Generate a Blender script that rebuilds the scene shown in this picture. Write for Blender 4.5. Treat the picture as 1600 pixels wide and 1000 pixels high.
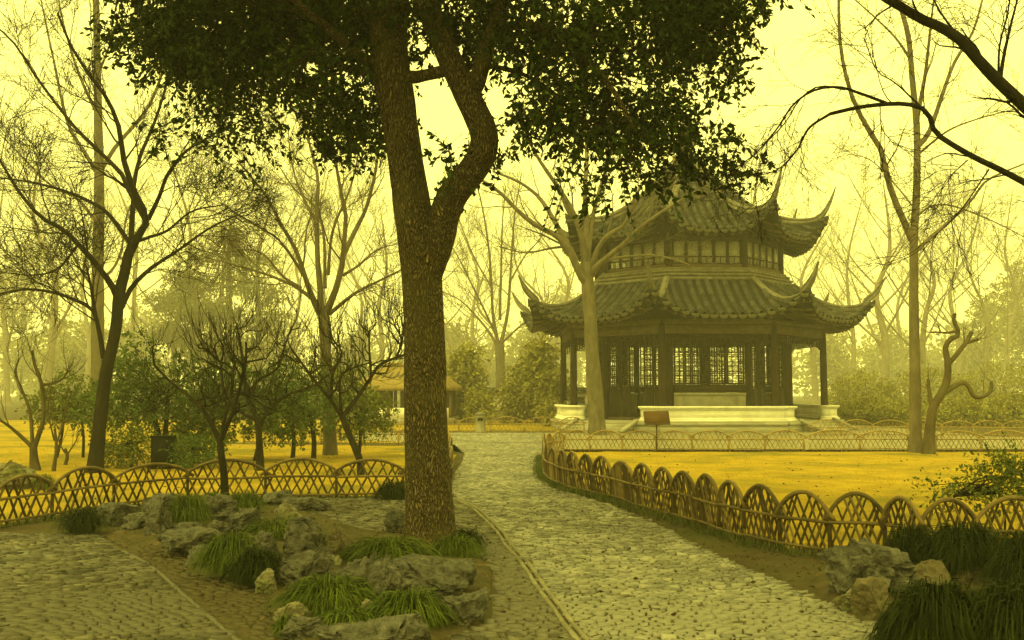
import bpy, bmesh, math, random
import numpy as np
from mathutils import Vector, Matrix
R_ = math.radians
scene = bpy.context.scene
for o in list(bpy.data.objects): bpy.data.objects.remove(o)
COL = scene.collection

# ------------------------------------------------------------------ camera
FPX, CAMH, PITCH = 1500.0, 1.6, math.atan(115/1500)
cam_d = bpy.data.cameras.new('camera'); cam = bpy.data.objects.new('camera', cam_d); COL.objects.link(cam)
cam.location = (0, 0, CAMH); cam.rotation_euler = (math.pi/2 + PITCH, 0, 0)
cam_d.sensor_width = 36; cam_d.lens = 36*FPX/1600; cam_d.clip_end = 2000; cam_d.clip_start = 0.05
scene.camera = cam

# ------------------------------------------------------------------ sky, sun, exposure
HAZE = 0.0019
SUN_EL, SUN_AZ = 58, -140          # elevation; azimuth measured from straight ahead (+y) towards +x
world = bpy.data.worlds.new('World'); scene.world = world; world.use_nodes = True
nt = world.node_tree; nt.nodes.clear()
sky = nt.nodes.new('ShaderNodeTexSky'); sky.sky_type = 'NISHITA'; sky.sun_disc = False
sky.sun_elevation = R_(SUN_EL); sky.sun_rotation = R_(SUN_AZ)
sky.air_density = 2.0; sky.dust_density = 6.0; sky.ozone_density = 1.0
bw = nt.nodes.new('ShaderNodeRGBToBW')
flat = nt.nodes.new('ShaderNodeMix'); flat.data_type = 'FLOAT'; flat.inputs[0].default_value = 0.72   # fog evens the sky out
flat.inputs[3].default_value = 13.0
tint = nt.nodes.new('ShaderNodeMix'); tint.data_type = 'RGBA'; tint.blend_type = 'MULTIPLY'; tint.inputs[0].default_value = 1.0
tint.inputs[7].default_value = (1.0, 0.915, 0.19, 1)
bg = nt.nodes.new('ShaderNodeBackground'); bg.inputs[1].default_value = 0.15
wo = nt.nodes.new('ShaderNodeOutputWorld')
L = nt.links.new
L(sky.outputs[0], bw.inputs[0]); L(bw.outputs[0], flat.inputs[2]); L(flat.outputs[0], tint.inputs[6])
L(tint.outputs[2], bg.inputs[0]); L(bg.outputs[0], wo.inputs[0])
sun_d = bpy.data.lights.new('sun', 'SUN'); sun_d.energy = 1.5; sun_d.angle = R_(25); sun_d.color = (1.0, 0.89, 0.24)
sun = bpy.data.objects.new('sun', sun_d); COL.objects.link(sun)
_sd = Vector((math.sin(R_(SUN_AZ))*math.cos(R_(SUN_EL)), math.cos(R_(SUN_AZ))*math.cos(R_(SUN_EL)), math.sin(R_(SUN_EL))))
sun.rotation_euler = (-_sd).to_track_quat('-Z', 'Y').to_euler(); sun.location = _sd*60
scene.view_settings.view_transform = 'Standard'; scene.view_settings.look = 'None'
scene.view_settings.gamma = 1.0; scene.view_settings.exposure = 0.5; scene.view_settings.use_curve_mapping = False
scene.render.engine = 'CYCLES'
cy = scene.cycles
cy.use_denoising = True
cy.max_bounces = 6; cy.diffuse_bounces = 3; cy.glossy_bounces = 2; cy.transmission_bounces = 4; cy.volume_bounces = 1; cy.transparent_max_bounces = 8
cy.caustics_reflective = False; cy.caustics_refractive = False

# ------------------------------------------------------------------ helpers
rng = np.random.default_rng(7)
_s, _c = math.sin(PITCH), math.cos(PITCH)
def zof(v, Y):
    t = (500-v)/FPX
    return (t*Y*_c + Y*_s)/(_c - t*_s) + CAMH
def W(px, py, Y):                       # world point at forward distance Y that a photo pixel shows
    z = zof(py, Y); d = Y*_c + (z-CAMH)*_s
    return np.array([(px-800)/FPX*d, Y, z])
def G(px, py, z=0.0):                   # ground point that a photo pixel shows
    t = (500-py)/FPX; dx = (px-800)/FPX; dy = _c - t*_s; dz = t*_c + _s
    k = (z-CAMH)/dz
    return np.array([dx*k, dy*k, z])
def nrm(a): return a/np.maximum(np.linalg.norm(a, axis=-1, keepdims=True), 1e-9)

def raw(name, V, faces):                # faces: list of int arrays (n,k)
    me = bpy.data.meshes.new(name)
    V = np.asarray(V, dtype=np.float32).reshape(-1, 3)
    faces = [np.asarray(f, dtype=np.int32) for f in faces if len(f)]
    if not faces:
        me.from_pydata(V.tolist(), [], []); return me
    me.vertices.add(len(V)); me.vertices.foreach_set('co', V.ravel())
    loops = np.concatenate([f.ravel() for f in faces])
    tot = np.concatenate([np.full(len(f), f.shape[1], np.int32) for f in faces])
    st = np.concatenate([[0], np.cumsum(tot)[:-1]]).astype(np.int32)
    me.loops.add(len(loops)); me.loops.foreach_set('vertex_index', loops)
    me.polygons.add(len(tot)); me.polygons.foreach_set('loop_start', st); me.polygons.foreach_set('loop_total', tot)
    me.update(calc_edges=True); me.validate()
    return me
def setmat(me, m): me.materials.clear(); me.materials.append(m)
def smooth(me): me.polygons.foreach_set('use_smooth', np.ones(len(me.polygons), bool)); me.update()
def link(name, me, m=None, parent=None, sm=False, kind=None, label=None, cat=None, group=None, loc=None):
    if m is not None: setmat(me, m)
    if sm: smooth(me)
    o = bpy.data.objects.new(name, me); COL.objects.link(o)
    if parent is not None: o.parent = parent
    if loc is not None: o.location = loc
    tag(o, label, cat, group, kind)
    return o
def tag(o, label=None, cat=None, group=None, kind=None):
    if label: o['label'] = label
    if cat: o['category'] = cat
    if group: o['group'] = group
    if kind: o['kind'] = kind
    return o
def empty(name, loc, label, cat, group=None):
    o = bpy.data.objects.new(name, None); COL.objects.link(o); o.location = loc; o.empty_display_size = .2
    return tag(o, label, cat, group)

class MB:                               # collects shapes into one mesh
    def __init__(s): s.v = []; s.f = {}; s.n = 0
    def add(s, V, *faces):
        V = np.asarray(V, float).reshape(-1, 3)
        for f in faces:
            f = np.asarray(f, int)
            if f.size: s.f.setdefault(f.shape[1], []).append(f + s.n)
        s.v.append(V); s.n += len(V); return s
    def box(s, c, size, ax=None, bev=0):
        c = np.asarray(c, float); hx, hy, hz = np.asarray(size, float)/2
        A = np.eye(3) if ax is None else np.asarray(ax, float)
        q = np.array([[-hx,-hy,-hz],[hx,-hy,-hz],[hx,hy,-hz],[-hx,hy,-hz],[-hx,-hy,hz],[hx,-hy,hz],[hx,hy,hz],[-hx,hy,hz]])
        return s.add(q @ A + c, [[0,3,2,1],[4,5,6,7],[0,1,5,4],[1,2,6,5],[2,3,7,6],[3,0,4,7]])
    def bar(s, a, b, w, h, up=(0,0,1)):   # rectangular bar from a to b
        a = np.asarray(a, float); b = np.asarray(b, float); d = b-a; l = np.linalg.norm(d); x = d/l
        y = np.cross(up, x); y = y/max(np.linalg.norm(y), 1e-9); z = np.cross(x, y)
        return s.box((a+b)/2, (l, w, h), np.array([x, y, z]))
    def tube(s, P, r, k=8, cap=True):
        V, F = tubes(np.asarray(P, float)[None], np.broadcast_to(np.asarray(r, float), (len(P),))[None], k)
        n = len(P)
        s.add(V, F)
        if cap:
            o = s.n - n*k
            s.f.setdefault(k, []).append(np.array([list(range(o+k-1, o-1, -1)), list(range(o+(n-1)*k, o+n*k))]))
        return s
    def prism(s, poly, z0, z1):
        poly = np.asarray(poly, float); n = len(poly)
        V = np.concatenate([np.c_[poly, np.full(n, z0)], np.c_[poly, np.full(n, z1)]])
        i = np.arange(n); j = (i+1) % n
        return s.add(V, np.c_[i, j, j+n, i+n], [list(range(n-1, -1, -1))], [list(range(n, 2*n))])
    def lathe(s, prof, c=(0,0,0), k=16):
        prof = np.asarray(prof, float); n = len(prof); a = np.arange(k)*2*math.pi/k
        V = np.stack([prof[:, None, 0]*np.cos(a), prof[:, None, 0]*np.sin(a), np.repeat(prof[:, 1:2], k, 1)], -1).reshape(-1, 3) + np.asarray(c, float)
        F = [[i*k+j, i*k+(j+1) % k, (i+1)*k+(j+1) % k, (i+1)*k+j] for i in range(n-1) for j in range(k)]
        return s.add(V, F)
    def mesh(s, name='m'):
        V = np.concatenate(s.v) if s.v else np.zeros((0, 3))
        return raw(name, V, [np.concatenate(x) for x in s.f.values()])
    def obj(s, name, m, parent=None, **k): return link(name, s.mesh(name), m, parent, **k)

def tubes(P, R, k):                     # P (B,N,3) R (B,N): many tubes at once
    B, N, _ = P.shape
    T = np.empty_like(P); T[:, 1:-1] = P[:, 2:]-P[:, :-2]; T[:, 0] = P[:, 1]-P[:, 0]; T[:, -1] = P[:, -1]-P[:, -2]
    T = nrm(T); md = nrm(P[:, -1]-P[:, 0] + 1e-6)
    ref = np.eye(3)[np.argmin(np.abs(md), axis=1)]
    U = nrm(np.cross(T, ref[:, None, :])); Vv = np.cross(T, U)
    a = np.arange(k)*2*math.pi/k
    X = P[:, :, None, :] + R[:, :, None, None]*(U[:, :, None, :]*np.cos(a)[:, None] + Vv[:, :, None, :]*np.sin(a)[:, None])
    b, n, j = np.meshgrid(np.arange(B), np.arange(N-1), np.arange(k), indexing='ij')
    o = (b*N + n)*k; j2 = (j+1) % k
    F = np.stack([o+j, o+j2, o+k+j2, o+k+j], -1).reshape(-1, 4)
    return X.reshape(-1, 3), F

def hash3(i, seed):
    i = i.astype(np.int64)
    h = (i[..., 0]*374761393 + i[..., 1]*668265263 + i[..., 2]*2147483647 + seed*144665) & 0x7fffffff
    h = ((h ^ (h >> 13))*1274126177) & 0x7fffffff
    return ((h ^ (h >> 16)) & 0xffff)/65535.0
def vnoise(P, seed=0):
    P = np.asarray(P, float); i = np.floor(P); f = P-i; f = f*f*(3-2*f); r = 0
    for dx in (0, 1):
        for dy in (0, 1):
            for dz in (0, 1):
                w = (f[..., 0] if dx else 1-f[..., 0])*(f[..., 1] if dy else 1-f[..., 1])*(f[..., 2] if dz else 1-f[..., 2])
                r = r + w*hash3(i + np.array([dx, dy, dz]), seed)
    return r*2-1
def fbm(P, seed=0, oct=4):
    r = 0; a = 1; P = np.asarray(P, float)
    for k in range(oct): r = r + a*vnoise(P*2**k, seed+k); a *= .5
    return r

def inpoly(P, poly):
    x, y = P[:, 0], P[:, 1]; poly = np.asarray(poly)[:, :2]; r = np.zeros(len(P), bool); j = len(poly)-1
    for i in range(len(poly)):
        xi, yi = poly[i]; xj, yj = poly[j]
        c = ((yi > y) != (yj > y)) & (x < (xj-xi)*(y-yi)/((yj-yi) if yj != yi else 1e-9) + xi)
        r ^= c; j = i
    return r
def pdist(P, poly, closed=True):
    poly = np.asarray(poly)[:, :2]; best = np.full(len(P), 1e9)
    for i in range(len(poly) if closed else len(poly)-1):
        a = poly[i]; b = poly[(i+1) % len(poly)]; d = b-a; l2 = max(d @ d, 1e-9)
        t = np.clip(((P[:, :2]-a) @ d)/l2, 0, 1)
        best = np.minimum(best, np.linalg.norm(P[:, :2]-(a+t[:, None]*d), axis=1))
    return best
def resample(P, n):                     # smooth a polyline (Catmull-Rom) and space n points evenly on it
    P = np.asarray(P, float)
    if len(P) > 2:
        Q = np.vstack([2*P[0]-P[1], P, 2*P[-1]-P[-2]]); out = []
        for i in range(1, len(Q)-2):
            t = np.linspace(0, 1, 8, endpoint=False)[:, None]
            a, b, c, d = Q[i-1], Q[i], Q[i+1], Q[i+2]
            out.append(.5*((2*b) + (c-a)*t + (2*a-5*b+4*c-d)*t*t + (-a+3*b-3*c+d)*t**3))
        P = np.vstack(out + [P[-1:]])
    l = np.r_[0, np.cumsum(np.linalg.norm(np.diff(P, axis=0), axis=1))]
    u = np.linspace(0, l[-1], n)
    return np.stack([np.interp(u, l, P[:, k]) for k in range(P.shape[1])], 1)

# ------------------------------------------------------------------ materials
def pm(name, c1, c2, scale=4, rough=.85, bump=.3, bscale=30, stretch=(1, 1, 1), island=0., c3=None, s3=1, f3=.5, voro=False,
       trans=0., spec=.06, coord='Object', bdist=.02, lo=.3, hi=.7, orand=0.):
    m = bpy.data.materials.new(name); m.use_nodes = True; n = m.node_tree; n.nodes.clear(); N = n.nodes.new; K = n.links.new
    out = N('ShaderNodeOutputMaterial'); b = N('ShaderNodeBsdfPrincipled')
    b.inputs['Roughness'].default_value = rough; b.inputs['Specular IOR Level'].default_value = spec
    tc = N('ShaderNodeTexCoord'); mp = N('ShaderNodeMapping'); mp.inputs['Scale'].default_value = stretch
    K(tc.outputs[coord], mp.inputs[0])
    no = N('ShaderNodeTexNoise'); no.inputs['Scale'].default_value = scale; no.inputs['Detail'].default_value = 6; no.inputs['Roughness'].default_value = .65
    K(mp.outputs[0], no.inputs[0])
    mr = N('ShaderNodeMapRange'); mr.inputs[1].default_value = lo; mr.inputs[2].default_value = hi; K(no.outputs[0], mr.inputs[0])
    mx = N('ShaderNodeMix'); mx.data_type = 'RGBA'; mx.inputs[6].default_value = (*c1, 1); mx.inputs[7].default_value = (*c2, 1)
    K(mr.outputs[0], mx.inputs[0]); col = mx.outputs[2]
    if c3:
        n3 = N('ShaderNodeTexNoise'); n3.inputs['Scale'].default_value = s3; n3.inputs['Detail'].default_value = 5; K(tc.outputs[coord], n3.inputs[0])
        m3 = N('ShaderNodeMapRange'); m3.inputs[1].default_value = .48; m3.inputs[2].default_value = .66; m3.inputs[4].default_value = f3; K(n3.outputs[0], m3.inputs[0])
        x3 = N('ShaderNodeMix'); x3.data_type = 'RGBA'; K(m3.outputs[0], x3.inputs[0]); K(col, x3.inputs[6]); x3.inputs[7].default_value = (*c3, 1); col = x3.outputs[2]
    for src, amt in ((('ShaderNodeNewGeometry', 'Random Per Island'), island), (('ShaderNodeObjectInfo', 'Random'), orand)):
        if amt:
            g = N(src[0]); r = N('ShaderNodeMapRange'); r.inputs[3].default_value = 1-amt; r.inputs[4].default_value = 1+amt*.7
            K(g.outputs[src[1]], r.inputs[0])
            h = N('ShaderNodeMix'); h.data_type = 'RGBA'; h.blend_type = 'MULTIPLY'; h.inputs[0].default_value = 1
            cb = N('ShaderNodeCombineColor')
            for k in range(3): K(r.outputs[0], cb.inputs[k])
            K(col, h.inputs[6]); K(cb.outputs[0], h.inputs[7]); col = h.outputs[2]
    K(col, b.inputs['Base Color'])
    if bump:
        if voro:
            nb = N('ShaderNodeTexVoronoi'); nb.inputs['Scale'].default_value = bscale; nb.feature = 'DISTANCE_TO_EDGE'
        else:
            nb = N('ShaderNodeTexNoise'); nb.inputs['Scale'].default_value = bscale; nb.inputs['Detail'].default_value = 5
        K(mp.outputs[0], nb.inputs[0])
        bp = N('ShaderNodeBump'); bp.inputs['Strength'].default_value = bump; bp.inputs['Distance'].default_value = bdist
        K(nb.outputs[0], bp.inputs['Height']); K(bp.outputs[0], b.inputs['Normal'])
    sh = b.outputs[0]
    if trans:
        t = N('ShaderNodeBsdfTranslucent'); K(col, t.inputs[0]); ms = N('ShaderNodeMixShader'); ms.inputs[0].default_value = trans
        K(sh, ms.inputs[1]); K(t.outputs[0], ms.inputs[2]); sh = ms.outputs[0]
    K(sh, out.inputs[0]); return m
MT = dict(
 soil=pm('soil', (.045,.036,.018), (.095,.076,.04), 1.6, .95, .6, 25, c3=(.05,.06,.016), s3=.5, f3=.7),
 bedsoil=pm('bed_soil', (.045,.037,.020), (.11,.088,.047), 5, .95, .7, 40, c3=(.035,.045,.012), s3=3, f3=.6),
 lawn=pm('lawn_straw', (.22,.145,.012), (.38,.262,.022), 1.8, .95, .5, 60, c3=(.13,.115,.014), s3=.5, f3=.85),
 bed=pm('path_bed', (.05,.044,.024), (.11,.095,.055), 3, .95, .5, 60, c3=(.10,.09,.05), s3=.6),
 plaza=pm('plaza_paving', (.14,.125,.08), (.30,.27,.18), 9, .6, .8, 9, voro=True, bdist=.03, c3=(.17,.155,.10), s3=.5, f3=.6),
 stone=pm('path_stone', (.12,.113,.086), (.31,.29,.23), 2.2, .45, .35, 60, island=.45, spec=.5, c3=(.085,.08,.06), s3=.5, f3=.7),
 stone2=pm('mixed_paving_stone', (.085,.08,.06), (.20,.185,.145), 2.2, .6, .25, 60, island=.5, c3=(.085,.075,.042), s3=.6, f3=.6),
 stone3=pm('left_path_stone', (.065,.061,.046), (.175,.162,.125), 2.0, .6, .25, 60, island=.5, c3=(.07,.06,.03), s3=.5, f3=.6),
 edging=pm('edging_tile', (.17,.155,.10), (.30,.27,.19), 3, .8, .2, 50, orand=.25),
 rock=pm('limestone', (.020,.019,.016), (.215,.205,.17), 4.5, .9, 1.0, 26, c3=(.022,.020,.014), s3=5, f3=.9, bdist=.04),  # near-black noise patches stand in for shade in the crevices
 rock_brown=pm('brown_limestone', (.05,.041,.025), (.21,.175,.11), 4.5, .9, 1.0, 26, c3=(.07,.065,.03), s3=5, f3=.7, bdist=.03),
 rock_moss=pm('mossy_limestone', (.08,.075,.045), (.30,.27,.18), 4.2, .9, 1.0, 26, c3=(.07,.085,.022), s3=3, f3=.9, bdist=.03),
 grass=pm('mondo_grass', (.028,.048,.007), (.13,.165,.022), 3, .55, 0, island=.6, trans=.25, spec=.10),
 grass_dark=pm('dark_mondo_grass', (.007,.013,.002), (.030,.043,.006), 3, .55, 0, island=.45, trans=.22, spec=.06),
 weeds=pm('verge_weeds', (.05,.07,.02), (.14,.15,.05), 1.5, .8, 0, island=.4, trans=.2),
 straw=pm('straw_blades', (.25,.165,.014), (.41,.28,.028), .8, .9, 0, island=.35, trans=.15),
 bamboo=pm('bamboo', (.10,.068,.026), (.21,.15,.058), 7, .6, .2, 40, c3=(.07,.05,.022), s3=5, f3=.75, orand=.4, spec=.15),
 bamboo_dark=pm('weathered_bamboo', (.035,.024,.010), (.10,.068,.027), 8, .7, .2, 40, c3=(.045,.03,.012), s3=5, f3=.6, orand=.35),
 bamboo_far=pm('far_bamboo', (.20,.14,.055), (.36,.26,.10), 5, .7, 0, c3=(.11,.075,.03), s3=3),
 bark=pm('camphor_bark', (.035,.025,.012), (.20,.145,.07), 9, .95, 1.0, 14, stretch=(1, 1, .22), c3=(.16,.13,.04), s3=1.3, f3=.45, voro=True, bdist=.05),
 bark_dark=pm('dark_bark', (.009,.007,.004), (.030,.024,.013), 6, .95, .7, 25, stretch=(1, 1, .4), bdist=.02),
 bark_grey=pm('grey_bark', (.07,.058,.035), (.17,.14,.09), 5, .95, .6, 20, stretch=(1, 1, .4), c3=(.08,.075,.04), s3=1.2, f3=.5, bdist=.02),
 bark_brown=pm('brown_bark', (.04,.031,.016), (.11,.085,.045), 5, .95, .6, 20, stretch=(1, 1, .4), c3=(.09,.09,.035), s3=1.5, f3=.5, bdist=.02),
 leaf=pm('camphor_leaf', (.010,.021,.004), (.058,.098,.014), 1.2, .5, 0, island=.7, trans=.25, spec=.10),  # lighter end and wide spread between leaves stand in for sunlit ones
 shrub=pm('evergreen_leaf', (.035,.065,.012), (.13,.19,.035), 1.6, .45, 0, island=.5, trans=.25, spec=.2),
 shrub2=pm('light_evergreen_leaf', (.06,.085,.02), (.20,.22,.055), 1.6, .5, 0, island=.5, trans=.25),
 far_leaf=pm('background_leaf', (.18,.17,.07), (.36,.34,.14), .8, .8, 0, island=.4, trans=.2),  # leaf colour lightened to add haze to the background trees
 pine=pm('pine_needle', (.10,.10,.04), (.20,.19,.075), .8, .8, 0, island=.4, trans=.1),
 tile=pm('roof_tile', (.022,.021,.019), (.070,.067,.058), 6, .85, .4, 25, orand=.45, island=.35, c3=(.15,.14,.09), s3=1.6, f3=.4),
 roof_under=pm('roof_deck', (.010,.0095,.008), (.024,.023,.018), 3, .9, .3, 20),
 ridge=pm('ridge_plaster', (.09,.083,.058), (.21,.19,.135), 3, .9, .4, 15, c3=(.07,.065,.045), s3=2.2, f3=.6),
 wood=pm('dark_lacquered_wood', (.016,.010,.006), (.042,.026,.014), 4, .6, .2, 20, stretch=(1, 1, .3)),
 wood_beam=pm('brown_beam', (.07,.05,.028), (.13,.095,.055), 4, .7, .2, 20),
 whitestone=pm('pale_stone', (.70,.67,.57), (.86,.83,.73), 2.5, .8, .3, 20, c3=(.50,.47,.37), s3=1.5, f3=.4),
 greystone=pm('grey_stone', (.26,.24,.18), (.42,.39,.30), 2.5, .9, .4, 18, c3=(.17,.16,.11), s3=1.2, f3=.5, orand=.12),
 plaster=pm('whitewash', (.34,.32,.25), (.52,.48,.39), 1.2, .9, .15, 15, c3=(.36,.33,.25), s3=.6, f3=.5),
 thatch=pm('straw_thatch', (.15,.11,.04), (.27,.20,.075), 6, .95, .8, 30, stretch=(1, 1, .3)),
 sign=pm('sign_wood', (.055,.03,.01), (.10,.055,.018), 6, .5, .2, 25, stretch=(.3, 1, 1)),
 metal=pm('dark_green_metal', (.004,.005,.004), (.008,.010,.007), 4, .55, .1, 30),
 bin=pm('bin_stone', (.20,.18,.12), (.32,.29,.20), 5, .9, .3, 25),
 farwall=pm('far_wall', (.20,.18,.13), (.28,.26,.19), .6, .9, 0),
)
def furrowed(name, c_lo, c_hi, moss):
    m = bpy.data.materials.new(name); m.use_nodes = True; n = m.node_tree; n.nodes.clear(); N = n.nodes.new; K = n.links.new
    out = N('ShaderNodeOutputMaterial'); b = N('ShaderNodeBsdfPrincipled'); b.inputs['Roughness'].default_value = .95; b.inputs['Specular IOR Level'].default_value = .15
    tc = N('ShaderNodeTexCoord'); mp = N('ShaderNodeMapping'); mp.inputs['Scale'].default_value = (1, 1, .26); K(tc.outputs['Object'], mp.inputs[0])
    wn = N('ShaderNodeTexNoise'); wn.inputs['Scale'].default_value = 7; wn.inputs['Detail'].default_value = 4; K(mp.outputs[0], wn.inputs[0])
    ad = N('ShaderNodeMix'); ad.data_type = 'RGBA'; ad.blend_type = 'LINEAR_LIGHT'; ad.inputs[0].default_value = .09; K(mp.outputs[0], ad.inputs[6]); K(wn.outputs[1], ad.inputs[7])
    vo = N('ShaderNodeTexVoronoi'); vo.feature = 'DISTANCE_TO_EDGE'; vo.inputs['Scale'].default_value = 52; K(ad.outputs[2], vo.inputs[0])
    mr = N('ShaderNodeMapRange'); mr.inputs[1].default_value = 0.0; mr.inputs[2].default_value = .34; K(vo.outputs[0], mr.inputs[0])
    fn = N('ShaderNodeTexNoise'); fn.inputs['Scale'].default_value = 40; fn.inputs['Detail'].default_value = 6; K(tc.outputs['Object'], fn.inputs[0])
    ln = N('ShaderNodeTexNoise'); ln.inputs['Scale'].default_value = 2.2; ln.inputs['Detail'].default_value = 5; K(tc.outputs['Object'], ln.inputs[0])
    m1 = N('ShaderNodeMix'); m1.data_type = 'RGBA'; m1.inputs[6].default_value = (*c_lo, 1); m1.inputs[7].default_value = (*c_hi, 1); K(mr.outputs[0], m1.inputs[0])
    m2 = N('ShaderNodeMix'); m2.data_type = 'RGBA'; m2.blend_type = 'OVERLAY'; m2.inputs[0].default_value = .8; K(m1.outputs[2], m2.inputs[6]); K(fn.outputs[0], m2.inputs[7])
    lm = N('ShaderNodeMapRange'); lm.inputs[1].default_value = .48; lm.inputs[2].default_value = .65; lm.inputs[4].default_value = .55; K(ln.outputs[0], lm.inputs[0])
    m3 = N('ShaderNodeMix'); m3.data_type = 'RGBA'; m3.inputs[7].default_value = (*moss, 1); K(lm.outputs[0], m3.inputs[0]); K(m2.outputs[2], m3.inputs[6])
    K(m3.outputs[2], b.inputs['Base Color'])
    sm_ = N('ShaderNodeMath'); sm_.operation = 'MULTIPLY_ADD'; sm_.inputs[1].default_value = .35; K(fn.outputs[0], sm_.inputs[0]); K(mr.outputs[0], sm_.inputs[2])
    bp = N('ShaderNodeBump'); bp.inputs['Strength'].default_value = 1; bp.inputs['Distance'].default_value = .035; K(sm_.outputs[0], bp.inputs['Height']); K(bp.outputs[0], b.inputs['Normal'])
    K(b.outputs[0], out.inputs[0]); return m
MT['bark'] = furrowed('furrowed_bark', (.024, .017, .008), (.25, .185, .085), (.13, .11, .036))
MT['bush'] = pm('clipped_bush_leaf', (.18,.17,.05), (.36,.33,.10), .8, .8, 0, island=.4, trans=.2)  # yellowish green leaf, lightened further to stand in for haze
MT['worn'] = pm('worn_soiled_stone', (.055,.046,.027), (.12,.10,.062), 3, .9, .3, 50, island=.35, c3=(.06,.046,.02), s3=1.5, f3=.6)
MT['bark_pale'] = pm('pale_bark', (.14,.12,.075), (.28,.24,.16), 2, .95, 0)  # bark lightened to put mist into the colour of distant trees
MT['sill'] = pm('sill_stone', (.26,.24,.18), (.40,.37,.29), 2.5, .9, .3, 18, c3=(.2,.18,.13), s3=1.4, f3=.5)
MT['litter'] = pm('dead_leaf', (.05,.033,.012), (.19,.125,.045), 9, .9, 0, island=.6)
g = bpy.data.materials.new('pane_glass'); g.use_nodes = True; gn = g.node_tree; gn.nodes.clear()
_o = gn.nodes.new('ShaderNodeOutputMaterial'); _m = gn.nodes.new('ShaderNodeMixShader'); _t = gn.nodes.new('ShaderNodeBsdfTransparent'); _g = gn.nodes.new('ShaderNodeBsdfPrincipled')
_g.inputs['Base Color'].default_value = (.45,.42,.33,1); _g.inputs['Roughness'].default_value = .25; _m.inputs[0].default_value = .45
gn.links.new(_t.outputs[0], _m.inputs[1]); gn.links.new(_g.outputs[0], _m.inputs[2]); gn.links.new(_m.outputs[0], _o.inputs[0]); MT['glass'] = g

# ------------------------------------------------------------------ ground, paths, lawns
def sheet(name, poly, z, m, **k):
    poly = np.asarray(poly)[:, :2]
    if np.sum(poly[:, 0]*np.roll(poly[:, 1], -1) - poly[:, 1]*np.roll(poly[:, 0], -1)) < 0: poly = poly[::-1]
    bm = bmesh.new(); f = bm.faces.new([bm.verts.new((x, y, z)) for x, y in poly]); bmesh.ops.triangulate(bm, faces=[f])
    me = bpy.data.meshes.new(name); bm.to_mesh(me); bm.free()
    return link(name, me, m, **k)
def GP(pts): return np.array([G(*p)[:2] for p in pts])
def mound(name, poly, h, res, m, slope=.35, rough=.02, seed=1, z0=.004, **k):
    poly = np.asarray(poly)[:, :2]; a = poly.min(0); b = poly.max(0)
    xs = np.arange(a[0]-res, b[0]+2*res, res); ys = np.arange(a[1]-res, b[1]+2*res, res)
    X, Y = np.meshgrid(xs, ys, indexing='ij'); P = np.c_[X.ravel(), Y.ravel()]
    d = pdist(P, poly)*np.where(inpoly(P, poly), 1, -1)
    P3 = np.c_[P, np.zeros(len(P))]
    z = z0 + h*(1-np.exp(-np.maximum(d, 0)*slope/h)) + np.clip(d*3, 0, 1)*rough*fbm(P3*3, seed) - np.where(d < 0, .03, 0)
    ok = d > -res*1.5; nx, ny = X.shape
    idx = np.arange(nx*ny).reshape(nx, ny)
    F = np.stack([idx[:-1, :-1], idx[1:, :-1], idx[1:, 1:], idx[:-1, 1:]], -1).reshape(-1, 4)
    F = F[ok[F].all(1)]; u, inv = np.unique(F, return_inverse=True)
    return link(name, raw(name, np.c_[P, z][u], [inv.reshape(-1, 4)]), m, sm=True, **k)

B = 300
sheet('ground', [(-B, -30), (B, -30), (B, 2*B), (-B, 2*B)], 0, MT['soil'], kind='structure')

EDGE_R = [(1377,1030),(1377,1000),(1375,976),(1337,963),(1280,936),(1265,928),(1167,888),(1097,856),(1017,814),(950,788),(870,765),(848,750),(838,737),(843,722),(856,706),(862,692)]
LINE = [(925,1024),(905,998),(887,977),(870,952),(850,927),(832,900),(812,872),(795,855),(782,835),(760,812),(740,795),(715,782)]
lawnR_far = 26.8
far_plaza = np.array([[1.15, 27.6], [30, 27.6], [30, 36], [18, 36], [18, 56], [3, 56], [3, 39.6], [-6, 39.6], [-6, 34], [-1.6, 30.5], [-1.2, 26]])
main_poly = np.vstack([GP(EDGE_R), far_plaza, GP([(712,695),(724,706),(728,716),(712,735),(700,765)]), GP(LINE)[::-1]])
side_poly = np.vstack([GP(LINE), GP([(690,768),(632,778),(420,782),(470,800),(500,815),(560,832),(640,846),(735,858),(770,895),(768,965),(705,1000),(690,1030)])])
left_poly = GP([(-70,1030),(-70,836),(0,834),(150,836),(190,858),(240,887),(290,931),(370,1000),(390,1030)])
left_poly = np.vstack([left_poly, [[left_poly[-1][0], 5.0], [left_poly[0][0], 5.0]]])
sheet('plaza', np.vstack([[[.9, 24.2]], far_plaza, [[-1.2, 24.2]]]), .0025, MT['plaza'], kind='structure')
near_main = np.vstack([GP(EDGE_R[:-2]), [[.8, 23.6], [1.0, 26.9], [1.2, 39.2], [-3.6, 39.2], [-3.2, 31.6], [-1.8, 30.2], [-1.3, 26], [-1.18, 23.6]], GP([(712,737), (700,765)]), GP(LINE)[::-1]])
path = sheet('path', near_main, .006, MT['bed'], kind='structure')
side_paving = sheet('side_paving', side_poly, .006, MT['bed'], kind='structure')
left_path = sheet('left_path', left_poly, .004, MT['bed'], kind='structure')

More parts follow.
